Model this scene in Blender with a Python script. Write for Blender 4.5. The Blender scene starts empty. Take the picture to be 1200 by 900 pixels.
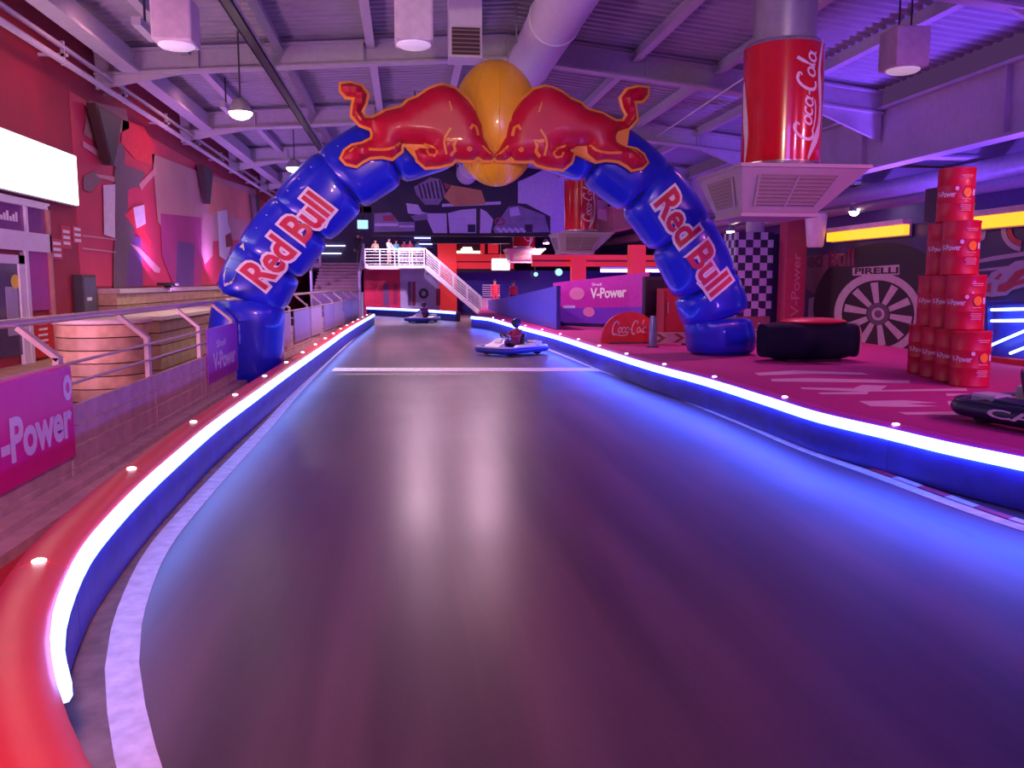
import bpy, bmesh, math, random
from mathutils import Vector, Matrix
from mathutils.bvhtree import BVHTree
random.seed(7)
PI = math.pi
sc = bpy.context.scene
COL = sc.collection

# ------------------------------------------------------------------ camera
F = 1000.0                      # focal length in pixels of the 1200 x 900 frame
CAMZ = 2.2
PITCH = math.atan(0.12)
YAW = math.radians(7.07)
cd = bpy.data.cameras.new('camera'); cam = bpy.data.objects.new('camera', cd); COL.objects.link(cam)
cd.sensor_width = 36.0; cd.lens = 36.0 * F / 1200.0; cd.clip_start = 0.05; cd.clip_end = 300
cam.location = (0, 0, CAMZ); cam.rotation_euler = (PI/2 - PITCH, 0, -YAW)
sc.camera = cam

# ------------------------------------------------------------------ world, exposure, big lights
w = bpy.data.worlds.new('world'); sc.world = w; w.use_nodes = True
bg = w.node_tree.nodes['Background']
bg.inputs[0].default_value = (0.42, 0.16, 0.62, 1); bg.inputs[1].default_value = 0.16
vs = sc.view_settings
vs.view_transform = 'Standard'; vs.look = 'None'; vs.gamma = 1.0; vs.use_curve_mapping = False
vs.exposure = 0.0

def area(name, loc, target, size, power, color, size_y=None):
    d = bpy.data.lights.new(name, 'AREA'); d.energy = power; d.color = color
    d.shape = 'RECTANGLE'; d.size = size; d.size_y = size_y or size
    o = bpy.data.objects.new(name, d); COL.objects.link(o); o.location = loc
    o.rotation_euler = (Vector(target) - Vector(loc)).to_track_quat('-Z', 'Y').to_euler()
    return o
def spot(name, loc, target, power, color, angle=100, blend=.6, radius=.12):
    d = bpy.data.lights.new(name, 'SPOT'); d.energy = power; d.color = color
    d.spot_size = math.radians(angle); d.spot_blend = blend; d.shadow_soft_size = radius
    o = bpy.data.objects.new(name, d); COL.objects.link(o); o.location = loc
    o.rotation_euler = (Vector(target) - Vector(loc)).to_track_quat('-Z', 'Y').to_euler()
    return o
# unseen lamps added to brighten the fence side, arch front and carpeted deck
spot('gallery_wash_pink', (.5, -2.5, 5.8), (-3.2, 8.0, .6), 3000, (1.0, .36, .48), 70, .8, .5)
spot('arch_front_light', (2.2, -1.0, 7.2), (3.0, 19, 5.6), 2300, (1.0, .72, .55), 44, .8, .3)
spot('deck_wash_near', (12.6, 8.5, 6.0), (8.8, 14, .5), 1100, (1.0, .22, .52), 95, .8, .25)
spot('deck_wash_mid', (9.5, 20.5, 7.2), (8.5, 21, .5), 900, (1.0, .24, .60), 110, .8, .25)
spot('deck_wash_corner', (10.5, 3.0, 6.5), (7.8, 10, .5), 1300, (1.0, .20, .75), 80, .8, .25)
area('gallery_wash_violet', (6, -3, 6.4), (5, 16, 2.5), 3, 420, (.42, .14, 1.0))
# uplights added to brighten the roof: on the shop step and the boarded ledge (left), behind the printed partition and on the deck (right)
UPL = [(-6.9, 7.5, .75), (-6.9, 13.0, .75), (-6.96, 26.5, 2.2), (-6.96, 34.5, 2.2), (-6.96, 42.5, 2.2)]
UPR = [(13.4, 16.0, 2.4), (13.4, 22.5, 2.4), (10.5, 5.5, .75), (10.4, 36.5, .75), (12.6, 45.0, .75)]
for k, (x, y, z) in enumerate(UPL): area('left_uplight', (x, y, z), (-3.0, y + 3, 8.5), .4, (340, 340, 280, 280, 320)[k], ((1.0, .44, .86), (1.0, .44, .86), (.62, .26, 1.0), (.50, .22, 1.0), (.50, .22, 1.0))[k], .8)
for k, (x, y, z) in enumerate(UPR): area('right_uplight', (x, y, z), (x - (4.5 if k > 1 else 1.5), y + 3, 8.5), .4, (850, 850, 380, 420, 420)[k], (.20, .07, 1.0), .8)
# lamps added to brighten the red wall
for y in (12.5, 19, 27): area('wall_washer', (-5.3, y, 7.2), (-7.7, y + 1, 2.8), .3, 48, (1.0, .42, .48), 1.2)

# ------------------------------------------------------------------ pixel helpers (direction only; the depth comes from a plane)
_M = cam.rotation_euler.to_matrix()
CP = Vector((0, 0, CAMZ))
def ray(px, py): return _M @ Vector(((px - 600) / F, (450 - py) / F, -1.0))
def Zp(px, py, z):
    d = ray(px, py); t = (z - CAMZ) / d.z; return CP + d * t
def Yp(px, py, y):
    d = ray(px, py); return CP + d * (y / d.y)
def Xp(px, py, x):
    d = ray(px, py); return CP + d * (x / d.x)

# ------------------------------------------------------------------ materials
MATS = {}
def mat(name, col, rough=.5, metal=0., var=.12, scale=6., bump=0., bscale=40., emit=None, estr=0., spec=.5, trans=0., alpha=1., coat=0.):
    if name in MATS: return MATS[name]
    m = bpy.data.materials.new(name); m.use_nodes = True; MATS[name] = m
    nt = m.node_tree; N = nt.nodes; L = nt.links
    b = N['Principled BSDF']
    b.inputs['Roughness'].default_value = rough; b.inputs['Metallic'].default_value = metal
    b.inputs['Specular IOR Level'].default_value = spec
    b.inputs['Transmission Weight'].default_value = trans; b.inputs['Alpha'].default_value = alpha
    b.inputs['Coat Weight'].default_value = coat
    tc = N.new('ShaderNodeTexCoord')
    nz = N.new('ShaderNodeTexNoise'); nz.inputs['Scale'].default_value = scale; nz.inputs['Detail'].default_value = 4
    L.new(tc.outputs['Object'], nz.inputs['Vector'])
    mr = N.new('ShaderNodeMapRange'); mr.inputs['To Min'].default_value = 1 - var; mr.inputs['To Max'].default_value = 1 + var
    mr.inputs['From Min'].default_value = .25; mr.inputs['From Max'].default_value = .75
    L.new(nz.outputs['Fac'], mr.inputs['Value'])
    mx = N.new('ShaderNodeMix'); mx.data_type = 'RGBA'; mx.blend_type = 'MULTIPLY'; mx.inputs['Factor'].default_value = 1
    mx.inputs[6].default_value = (*col, 1); L.new(mr.outputs['Result'], mx.inputs[7])
    L.new(mx.outputs[2], b.inputs['Base Color'])
    if bump:
        n2 = N.new('ShaderNodeTexNoise'); n2.inputs['Scale'].default_value = bscale; n2.inputs['Detail'].default_value = 3
        L.new(tc.outputs['Object'], n2.inputs['Vector'])
        bp = N.new('ShaderNodeBump'); bp.inputs['Strength'].default_value = bump; bp.inputs['Distance'].default_value = .02
        L.new(n2.outputs['Fac'], bp.inputs['Height']); L.new(bp.outputs['Normal'], b.inputs['Normal'])
    if emit:
        b.inputs['Emission Color'].default_value = (*emit, 1); b.inputs['Emission Strength'].default_value = estr
    return m

def asphalt_mat():
    m = mat('asphalt', (.125, .10, .105), .42, var=.0)
    nt = m.node_tree; N = nt.nodes; L = nt.links; b = N['Principled BSDF']
    tc = N.new('ShaderNodeTexCoord')
    mp = N.new('ShaderNodeMapping'); mp.inputs['Scale'].default_value = (1.1, .08, 1); L.new(tc.outputs['Object'], mp.inputs['Vector'])
    n1 = N.new('ShaderNodeTexNoise'); n1.inputs['Scale'].default_value = 1.4; n1.inputs['Detail'].default_value = 5; L.new(mp.outputs[0], n1.inputs['Vector'])
    n2 = N.new('ShaderNodeTexNoise'); n2.inputs['Scale'].default_value = 60; n2.inputs['Detail'].default_value = 3; L.new(tc.outputs['Object'], n2.inputs['Vector'])
    b.inputs['Specular IOR Level'].default_value = .75
    n3 = N.new('ShaderNodeTexNoise'); n3.inputs['Scale'].default_value = .45; n3.inputs['Detail'].default_value = 4; L.new(tc.outputs['Object'], n3.inputs['Vector'])
    r1 = N.new('ShaderNodeValToRGB'); r1.color_ramp.elements[0].position = .36; r1.color_ramp.elements[1].position = .66
    r1.color_ramp.elements[0].color = (.075, .045, .055, 1); r1.color_ramp.elements[1].color = (.185, .112, .122, 1)
    L.new(n1.outputs['Fac'], r1.inputs['Fac'])
    mx = N.new('ShaderNodeMix'); mx.data_type = 'RGBA'; mx.blend_type = 'OVERLAY'; mx.inputs['Factor'].default_value = .35
    L.new(r1.outputs['Color'], mx.inputs[6]); L.new(n2.outputs['Color'], mx.inputs[7]); L.new(mx.outputs[2], b.inputs['Base Color'])
    mr = N.new('ShaderNodeMapRange'); mr.inputs['To Min'].default_value = .25; mr.inputs['To Max'].default_value = .38
    L.new(n3.outputs['Fac'], mr.inputs['Value']); L.new(mr.outputs['Result'], b.inputs['Roughness'])
    bp = N.new('ShaderNodeBump'); bp.inputs['Strength'].default_value = .03; bp.inputs['Distance'].default_value = .01
    L.new(n2.outputs['Fac'], bp.inputs['Height']); L.new(bp.outputs['Normal'], b.inputs['Normal'])
    return m
ASPHALT = asphalt_mat()
WHITE = mat('white_paint', (.78, .76, .78), .5, var=.06)
WORN = mat('worn_white_line', (.80, .77, .80), .55, var=.22, scale=9)
RED = mat('red_paint', (.62, .02, .03), .4)
DKRED = mat('dark_red_wall', (.36, .02, .05), .6, var=.15, scale=1.2)
BLUE = mat('blue_paint', (.03, .05, .42), .4)
NAVY = mat('navy', (.012, .014, .07), .4)
BLACK = mat('black_plastic', (.012, .012, .014), .4)
DKGREY = mat('dark_grey', (.05, .05, .055), .5)
GREY = mat('grey_metal', (.42, .41, .43), .38, metal=.3)
STEEL = mat('galvanised_deck', (.36, .34, .39), .5, metal=.0, var=.1, scale=2)
BEAM = mat('painted_beam', (.52, .48, .54), .5, var=.08)
LAV = mat('pale_panel', (.72, .68, .76), .5, var=.05)
TAN = mat('tan_timber', (.52, .33, .20), .55, var=.25, scale=5)
TAN2 = mat('tan_timber_dark', (.40, .25, .16), .55, var=.25, scale=5)
FENCE = mat('weathered_plank', (.58, .42, .42), .6, var=.22, scale=4, bump=.2)
FPOST = mat('pale_post', (.58, .46, .42), .5, var=.1)
RAIL = mat('rail_steel', (.72, .55, .48), .3, metal=.5, var=.05)
MAG = mat('magenta_print', (.80, .01, .32), .35, var=.05)
PURP = mat('purple_print', (.46, .08, .62), .35, var=.08)
VINYL = mat('blue_vinyl', (.008, .022, .62), .28, var=.15, scale=1.5, bump=.10, bscale=5, coat=.3)
YELL = mat('yellow_vinyl', (.98, .52, .02), .3, var=.06, scale=2, coat=.3)
OUTL = mat('orange_outline', (.90, .33, .03), .4, var=.05)
BULL = mat('crimson_vinyl', (.56, .008, .035), .36, var=.10, scale=2, coat=.12, spec=.35)
LETR = mat('letter_red', (.60, .01, .06), .4, var=.03)
LETW = mat('letter_white', (.85, .80, .84), .4, var=.03)
SIDE = mat('barrier_side', (.05, .06, .50), .42, var=.25, scale=3, bump=.15, bscale=12)
CUSH = mat('barrier_cushion', (.84, .075, .09), .35, var=.08, scale=2, bump=.08, bscale=120)
LED = mat('led_strip', (.8, .9, 1), .4, emit=(.14, .28, 1.0), estr=7.5)
LEDR = mat('led_strip_bright', (.8, .9, 1), .4, emit=(.045, .105, 1.0), estr=26)
DOT = mat('marker_lens', (1, 1, 1), .3, emit=(.85, .9, 1), estr=6)
GLOW = mat('white_lightbox', (1, 1, 1), .4, emit=(1, .93, .86), estr=3.2)
LAMP = mat('lamp_lens', (1, 1, 1), .4, emit=(1, .86, .74), estr=22)
LAMPD = mat('lamp_lens_dim', (.9, .85, .95), .3, emit=(1, .8, .95), estr=.3)
AMBER = mat('amber_tube', (1, .6, .1), .4, emit=(1, .36, .004), estr=1.9)
PINKC = mat('carpet', (.52, .03, .24), .85, var=.18, scale=30, bump=.3, bscale=300)
CANRED = mat('can_red', (.62, .008, .02), .18, var=.05, coat=.6)
CANSIL = mat('can_silver', (.75, .74, .77), .22, metal=.85, var=.04)
HOOD = mat('hood_paint', (.42, .31, .34), .45, var=.05)
GRILLE = mat('grille', (.28, .20, .20), .6)
DRUM = mat('drum_red', (.60, .01, .04), .42, var=.06, scale=3, coat=.08)
RUBBER = mat('rubber', (.015, .015, .016), .7)
SKIN = mat('skin', (.62, .36, .25), .5, var=.05)
HAIR = mat('hair_dark', (.02, .014, .01), .6)
GLASS = mat('glass', (.35, .25, .45), .08, var=.02, trans=.0, spec=.8)
CYAN = mat('cyan_screen', (.2, .6, .9), .3, emit=(.25, .65, 1), estr=2.0)
REDGLOW = mat('sign_red', (.72, .03, .03), .4, emit=(1, .04, .05), estr=.35)  # faint glow put into the red of kiosk, beam and columns, which are no lamps

# ------------------------------------------------------------------ object helpers
W0 = {}                 # world origin of what has been built
def link(o): COL.objects.link(o); return o
def tag(o, label=None, cat=None, group=None, kind=None):
    if label: o['label'] = label
    if cat: o['category'] = cat
    if group: o['group'] = group
    if kind: o['kind'] = kind
    return o
def thing(name, loc, label, cat, group=None, kind=None):
    o = bpy.data.objects.new(name, None); link(o); o.location = loc; o.empty_display_size = .2
    W0[o] = Vector(loc); return tag(o, label, cat, group, kind)
def obj(name, me_or_mb, m, parent=None, label=None, cat=None, group=None, kind=None, smooth=None):
    mb = me_or_mb
    vs_ = mb.v
    if not vs_: return None
    lo = Vector((min(v[i] for v in vs_) for i in range(3))); hi = Vector((max(v[i] for v in vs_) for i in range(3)))
    c = Vector(((lo.x + hi.x) / 2, (lo.y + hi.y) / 2, lo.z))
    me = bpy.data.meshes.new(name)
    me.from_pydata([tuple(Vector(v) - c) for v in vs_], [], mb.f)
    ms = m if isinstance(m, (list, tuple)) else [m]
    for x in ms: me.materials.append(x)
    if mb.mi and len(ms) > 1: me.polygons.foreach_set('material_index', mb.mi)
    bm = bmesh.new(); bm.from_mesh(me); bmesh.ops.recalc_face_normals(bm, faces=bm.faces); bm.to_mesh(me); bm.free()
    sm = mb.smooth if smooth is None else smooth
    if sm:
        me.polygons.foreach_set('use_smooth', [True] * len(me.polygons))
        me.set_sharp_from_angle(angle=math.radians(40))
    o = bpy.data.objects.new(name, me); link(o)
    W0[o] = c
    if parent is not None: o.parent = parent; o.location = c - W0[parent]
    else: o.location = c
    return tag(o, label, cat, group, kind)
def rebase(root):       # forget the build place of a thing built round the origin
    return root
def dup(root, loc, rotz=None, label=None):
    def cp(o, p):
        c = o.copy(); link(c); c.parent = p
        for ch in [k for k in o.children]: cp(ch, c)
        return c
    r = cp(root, None); r.location = loc
    if rotz is not None: r.rotation_euler = (0, 0, rotz)
    if label: r['label'] = label
    return r

class MB:
    def __init__(s, smooth=False): s.v = []; s.f = []; s.mi = []; s.smooth = smooth
    def add(s, vs_, fs, mi=0):
        b = len(s.v); s.v += [Vector(x) for x in vs_]; s.f += [[b + i for i in f] for f in fs]; s.mi += [mi] * len(fs); return s
    def box(s, lo, hi, mi=0, bev=0.0):
        x0, y0, z0 = lo; x1, y1, z1 = hi
        if bev <= 0:
            return s.add([(x0,y0,z0),(x1,y0,z0),(x1,y1,z0),(x0,y1,z0),(x0,y0,z1),(x1,y0,z1),(x1,y1,z1),(x0,y1,z1)],
                  [(0,3,2,1),(4,5,6,7),(0,1,5,4),(1,2,6,5),(2,3,7,6),(3,0,4,7)], mi)
        bm = bmesh.new(); bmesh.ops.create_cube(bm, size=1)
        for v in bm.verts: v.co = Vector(((x0+x1)/2 + v.co.x*(x1-x0), (y0+y1)/2 + v.co.y*(y1-y0), (z0+z1)/2 + v.co.z*(z1-z0)))
        bmesh.ops.bevel(bm, geom=list(bm.edges), offset=bev, segments=2, affect='EDGES', profile=.5)
        return s.bm(bm, mi)
    def bm(s, bm, mi=0):
        bm.verts.index_update(); s.add([v.co.copy() for v in bm.verts], [[v.index for v in f.verts] for f in bm.faces], mi); bm.free(); return s
    def beam(s, a, b, w_, h_, mi=0, up=(0,0,1)):        # rectangular bar from a to b
        a = Vector(a); b = Vector(b); d = (b - a).normalized(); u = Vector(up); r = d.cross(u)
        if r.length < 1e-4: r = d.cross(Vector((1,0,0)))
        r.normalize(); u = r.cross(d).normalized()
        vs_ = [p + r*(sx*w_/2) + u*(sz*h_/2) for p in (a, b) for sx, sz in ((-1,-1),(1,-1),(1,1),(-1,1))]
        return s.add(vs_, [(0,1,2,3),(7,6,5,4),(0,4,5,1),(1,5,6,2),(2,6,7,3),(3,7,4,0)], mi)
    def tube(s, pts, r, n=10, mi=0, closed=False, caps=True):
        pts = [Vector(p) for p in pts]; m = len(pts); rs = r if isinstance(r, (list, tuple)) else [r]*m
        ref = Vector((0,0,1)); vs_ = []
        for i, p in enumerate(pts):
            a = pts[(i-1) % m] if (closed or i > 0) else p; b = pts[(i+1) % m] if (closed or i < m-1) else p
            d = (b - a).normalized(); x = d.cross(ref)
            if x.length < .05: x = d.cross(Vector((0,1,0)))
            x.normalize(); y = x.cross(d)
            vs_ += [p + (x*math.cos(2*PI*k/n) + y*math.sin(2*PI*k/n)) * rs[i] for k in range(n)]
        fs = []
        for i in range(m if closed else m-1):
            j = (i+1) % m
            fs += [(i*n+k, i*n+(k+1)%n, j*n+(k+1)%n, j*n+k) for k in range(n)]
        if caps and not closed: fs += [tuple(range(n-1,-1,-1)), tuple((m-1)*n+k for k in range(n))]
        return s.add(vs_, fs, mi)
    def lathe(s, prof, c=(0,0,0), n=24, mi=0, axis='z', cap=True):
        c = Vector(c); vs_ = []
        for r, h in prof:
            for k in range(n):
                a = 2*PI*k/n; q = (r*math.cos(a), r*math.sin(a), h)
                if axis == 'x': q = (h, q[0], q[1])
                if axis == 'y': q = (q[0], h, q[1])
                vs_.append(c + Vector(q))
        fs = [(i*n+k, i*n+(k+1)%n, (i+1)*n+(k+1)%n, (i+1)*n+k) for i in range(len(prof)-1) for k in range(n)]
        if cap: fs += [tuple(range(n-1,-1,-1)), tuple((len(prof)-1)*n+k for k in range(n))]
        return s.add(vs_, fs, mi)
    def prism(s, pts, off, mi=0):                        # planar polygon extruded by a vector
        pts = [Vector(p) for p in pts]; n = len(pts); off = Vector(off)
        return s.add(pts + [p + off for p in pts], [tuple(range(n-1,-1,-1)), tuple(range(n,2*n))] + [(i,(i+1)%n,n+(i+1)%n,n+i) for i in range(n)], mi)
    def loft(s, rings, mi=0, caps=True, closed=False):
        n = len(rings[0]); vs_ = [p for r in rings for p in r]; m = len(rings); fs = []
        for i in range(m if closed else m-1):
            j = (i+1) % m
            fs += [(i*n+k, i*n+(k+1)%n, j*n+(k+1)%n, j*n+k) for k in range(n)]
        if caps and not closed: fs += [tuple(range(n-1,-1,-1)), tuple((m-1)*n+k for k in range(n))]
        return s.add(vs_, fs, mi)
    def ellipsoid(s, c, r, n=24, m=14, mi=0):
        prof = [(math.sin(PI*i/m), -math.cos(PI*i/m)) for i in range(1, m)]
        vs_ = [Vector(c) + Vector((p*math.cos(2*PI*k/n)*r[0], p*math.sin(2*PI*k/n)*r[1], h*r[2])) for p, h in prof for k in range(n)]
        fs = [(i*n+k, i*n+(k+1)%n, (i+1)*n+(k+1)%n, (i+1)*n+k) for i in range(m-2) for k in range(n)]
        b = len(vs_); vs_ += [Vector(c) - Vector((0,0,r[2])), Vector(c) + Vector((0,0,r[2]))]
        fs += [(b, (k+1)%n, k) for k in range(n)] + [(b+1, (m-2)*n+k, (m-2)*n+(k+1)%n) for k in range(n)]
        return s.add(vs_, fs, mi)
    def map(s, fn): s.v = [Vector(fn(v)) for v in s.v]; return s

def catmull(pts, step=.25):
    pts = [Vector(p) for p in pts]; P = [2*pts[0]-pts[1]] + pts + [2*pts[-1]-pts[-2]]; out = []
    for i in range(1, len(P)-2):
        a, b, c, d = P[i-1:i+3]; n = max(1, int((c-b).length/step))
        for k in range(n):
            t = k/n
            out.append(.5*((2*b) + (c-a)*t + (2*a-5*b+4*c-d)*t*t + (3*b-a-3*c+d)*t*t*t))
    out.append(pts[-1]); return out
def arc(cx, cy, rx, ry, a0, a1, n=14):
    return [(cx + rx*math.cos(math.radians(a0+(a1-a0)*i/n)), cy + ry*math.sin(math.radians(a0+(a1-a0)*i/n))) for i in range(n+1)]
def offset_path(pts, d):            # shift a ground path to its right-hand side by d
    out = []
    for i, p in enumerate(pts):
        a = pts[max(i-1,0)]; b = pts[min(i+1,len(pts)-1)]; t = (b-a); t.z = 0; t.normalize()
        out.append(p + Vector((t.y, -t.x, 0))*d)
    return out

_texts = {}
def text2d(s, off=0.0, shear=0.0, res=3):
    """flat lettering as (verts, faces) in the box of the plain letters scaled to 0..1 x 0..1 (offset letters overhang it)"""
    key = (s, off, shear)
    if key in _texts: return _texts[key]
    def run(o_):
        cu = bpy.data.curves.new('lettering', 'FONT'); cu.body = s; cu.offset = o_; cu.shear = shear; cu.resolution_u = res; cu.fill_mode = 'FRONT'
        cu.size = 1.0; cu.space_character = .97
        o = bpy.data.objects.new('lettering', cu); link(o)
        dg = bpy.context.evaluated_depsgraph_get(); me = o.evaluated_get(dg).to_mesh()
        v = [q.co.copy() for q in me.vertices]; f = [tuple(p.vertices) for p in me.polygons]
        o.evaluated_get(dg).to_mesh_clear(); bpy.data.objects.remove(o); bpy.data.curves.remove(cu); return v, f
    v0, _ = run(0.0); v, f = run(off)
    x0 = min(q.x for q in v0); x1 = max(q.x for q in v0); y0 = min(q.y for q in v0); y1 = max(q.y for q in v0)
    v = [((q.x-x0)/(x1-x0), (q.y-y0)/(y1-y0)) for q in v]
    _texts[key] = (v, f); return v, f
def grid_cut(vs2, fs, sx, sy):      # tessellate a flat shape so it can follow a curved face
    bm = bmesh.new(); bv = [bm.verts.new((x, y, 0)) for x, y in vs2]
    for f in fs:
        try: bm.faces.new([bv[i] for i in f])
        except ValueError: pass
    x0 = min(p[0] for p in vs2); x1 = max(p[0] for p in vs2); y0 = min(p[1] for p in vs2); y1 = max(p[1] for p in vs2)
    bmesh.ops.triangulate(bm, faces=bm.faces)
    k = x0 + sx
    while k < x1:
        bmesh.ops.bisect_plane(bm, geom=list(bm.verts)+list(bm.edges)+list(bm.faces), plane_co=(k,0,0), plane_no=(1,0,0)); k += sx
    k = y0 + sy
    while k < y1:
        bmesh.ops.bisect_plane(bm, geom=list(bm.verts)+list(bm.edges)+list(bm.faces), plane_co=(0,k,0), plane_no=(0,1,0)); k += sy
    bmesh.ops.remove_doubles(bm, verts=bm.verts, dist=1e-5)
    bm.verts.index_update()
    v = [(q.co.x, q.co.y) for q in bm.verts]; f = [tuple(x.index for x in g.verts) for g in bm.faces]; bm.free(); return v, f
def text_plane(name, s, m, parent, o, u, v, off=.012, shear=0., lift=(0,0,0)):
    """lettering on a flat face: o lower-left corner, u and v the full width and height vectors"""
    a, f = text2d(s, off, shear); o = Vector(o) + Vector(lift); u = Vector(u); v = Vector(v)
    return obj(name, MB().add([o + u*p[0] + v*p[1] for p in a], f), m, parent)
def ribbon(pts, wd):
    pts = [Vector((p[0], p[1])) for p in pts]; L_, R_ = [], []
    for i, p in enumerate(pts):
        t = pts[min(i+1,len(pts)-1)] - pts[max(i-1,0)]; t.normalize(); n = Vector((-t.y, t.x))
        ww = wd[i] if isinstance(wd, list) else wd
        L_.append(p + n*ww/2); R_.append(p - n*ww/2)
    n = len(pts); return [tuple(q) for q in L_+R_], [(i, i+1, n+i+1, n+i) for i in range(n-1)]
def script2d():
    """a flowing two-word script with its long tail, unit box about 0..10 x 0..3"""
    S = []
    S.append((arc(1.15,1.35,.85,1.35,60,300), .34)); S.append((arc(1.35,2.35,.35,.3,-60,150), .2))
    S.append(([(1.5,.2),(2.1,-.05),(3.2,-.2),(4.4,-.1),(5.0,.15)], .22))
    S.append((arc(2.45,.95,.42,.55,0,360), .26)); S.append((arc(3.5,.95,.42,.55,50,320), .26))
    S.append((arc(4.45,.95,.42,.55,20,380), .26)); S.append(([(4.9,1.45),(4.86,.6),(5.1,.42)], .24))
    S.append(([(5.2,1.05),(5.65,1.1)], .22))
    S.append((arc(6.55,1.45,.8,1.35,60,300), .34)); S.append((arc(6.75,2.5,.4,.3,-60,160), .2))
    S.append((arc(7.75,.95,.42,.55,0,360), .26)); S.append(([(8.35,.5),(8.5,1.6),(8.75,2.9),(8.6,3.05),(8.45,2.4),(8.5,.9),(8.75,.45)], .22))
    S.append((arc(9.35,.95,.42,.55,20,380), .26)); S.append(([(9.8,1.45),(9.78,.6),(10.1,.45)], .24))
    V_, F_ = [], []
    for p, wd in S:
        v, f = ribbon(p, wd); b = len(V_); V_ += v; F_ += [tuple(b+i for i in q) for q in f]
    return [((x + .28*y)/10.4, y/3.0) for x, y in V_], F_

# ================================================================== THE HALL
XL, XR, YF, YB = -7.7, 20.0, 72.0, -5.0
RX, RZ = 2.7, 8.75                       # ridge of the roof deck
def deck(x): return RZ - (RX - x)*.07 if x < RX else RZ - (x - RX)*.11
floor = obj('floor', MB().add([(-12,-8,0),(26,-8,0),(26,76,0),(-12,76,0)], [(0,1,2,3)]), ASPHALT, kind='structure')
wl = obj('wall_left', MB().box((XL-.3, YB, 0), (XL, YF, 8.3)), DKRED, kind='structure')
obj('wall_far', MB().box((XL, YF, 0), (XR, YF+.3, 9)), mat('far_wall', (.10,.06,.16), .7), kind='structure')
obj('wall_right', MB().box((XR, YB, 0), (XR+.3, YF, 6)), mat('right_wall', (.14,.10,.30), .7), kind='structure')

# --- corrugated roof deck: the ribs run across the hall
def corrugated(x0, x1, zf, y0, y1, pitch=.32, dep=.07):
    mb = MB(); ys = []
    y = y0
    while y < y1:
        ys += [(y, 0), (y+pitch*.38, 0), (y+pitch*.5, dep), (y+pitch*.88, dep)]; y += pitch
    vs_ = []
    for yy, d in ys: vs_ += [(x0, yy, zf(x0)+d), (x1, yy, zf(x1)+d)]
    return mb.add(vs_, [(2*i, 2*i+1, 2*i+3, 2*i+2) for i in range(len(ys)-1)])
ceil = thing('ceiling', (RX, 30, RZ), None, None, kind='structure')
for a, b in ((XL, -2.5), (-2.5, RX), (RX, 8.0), (8.0, 13.4)):
    obj('roof_deck', corrugated(a, b, deck, YB, YF, .34), STEEL, ceil)
obj('roof_deck', corrugated(13.4, XR, lambda x: 6.35 - (x-13.4)*.04, YB, YF, .5), STEEL, ceil)
# purlins along the hall
for x in (-5.4, -3.1, -.8, 1.6, 3.9, 6.2, 8.5, 10.8):
    mb = MB(); z = deck(x)
    mb.box((x-.03, YB, z-.30), (x+.03, YF, z-.02)); mb.box((x-.11, YB, z-.33), (x+.11, YF, z-.30))
    obj('purlin', mb, BEAM, ceil)
# cross frames with haunches
def frame(y):
    t = thing('roof_frame', (RX, y, 7), None, None, kind='structure')
    for (xa, za), (xb, zb) in (((-7.6, 7.32), (RX, 8.03)), ((RX, 8.03), (13.3, 6.86))):
        obj('web', MB().beam((xa, y, za+.28), (xb, y, zb+.28), .05, .5, up=(0,0,1)), BEAM, t)
        obj('bottom_flange', MB().beam((xa, y, za), (xb, y, zb), .34, .06), BEAM, t)
        obj('top_flange', MB().beam((xa, y, za+.55), (xb, y, zb+.55), .34, .06), BEAM, t)
    for s, x0, x1, z0, z1 in ((1, -7.6, -5.1, 7.32, 7.5), (-1, 13.3, 10.8, 6.86, 7.12)):
        obj('haunch', MB().prism([(x0, y-.06, z0-.75 if s < 0 else z0-.35), (x1, y-.06, z1), (x0, y-.06, z0)], (0,.12,0)), BEAM, t)
    # stiffener plates that show on the web
    for x in (-5.1, -1.0, 6.5, 10.8):
        z = (7.32 + (x+7.6)*.0689) if x < RX else (8.03 - (x-RX)*.1104)
        obj('stiffener', MB().box((x-.02, y-.15, z+.03), (x+.02, y+.15, z+.53)), BEAM, t)
for y in (6.5, 14.9, 23.2, 31.4, 39.6, 47.8, 56, 64): frame(y)
# eave girder on the right with its flanges and plate joints, and the aisle beams behind it
t = thing('eave_girder', (13.4, 30, 5.4), None, None, kind='structure')
obj('web', MB().box((13.35, YB, 5.45), (13.45, YF, 6.95)), BEAM, t)
obj('bottom_flange', MB().box((13.15, YB, 5.38), (13.65, YF, 5.46)), BEAM, t)
obj('top_flange', MB().box((13.15, YB, 6.94), (13.65, YF, 7.02)), BEAM, t)
for y in range(6, 70, 6): obj('stiffener', MB().box((13.2, y-.03, 5.46), (13.35, y+.03, 6.94)), BEAM, t)
for y in (10, 16, 22, 28, 34, 40, 46, 52):
    obj('aisle_beam', MB().box((13.6, y-.15, 5.55), (XR, y+.15, 6.05)).box((13.6, y-.28, 5.5), (XR, y+.28, 5.56)), BEAM, kind='structure')
for x in (15.4, 17.6):
    obj('aisle_duct', MB(True).tube([(x, YB+8, 5.15), (x, YF, 5.15)], .28, 14), GREY, kind='structure')
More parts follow.
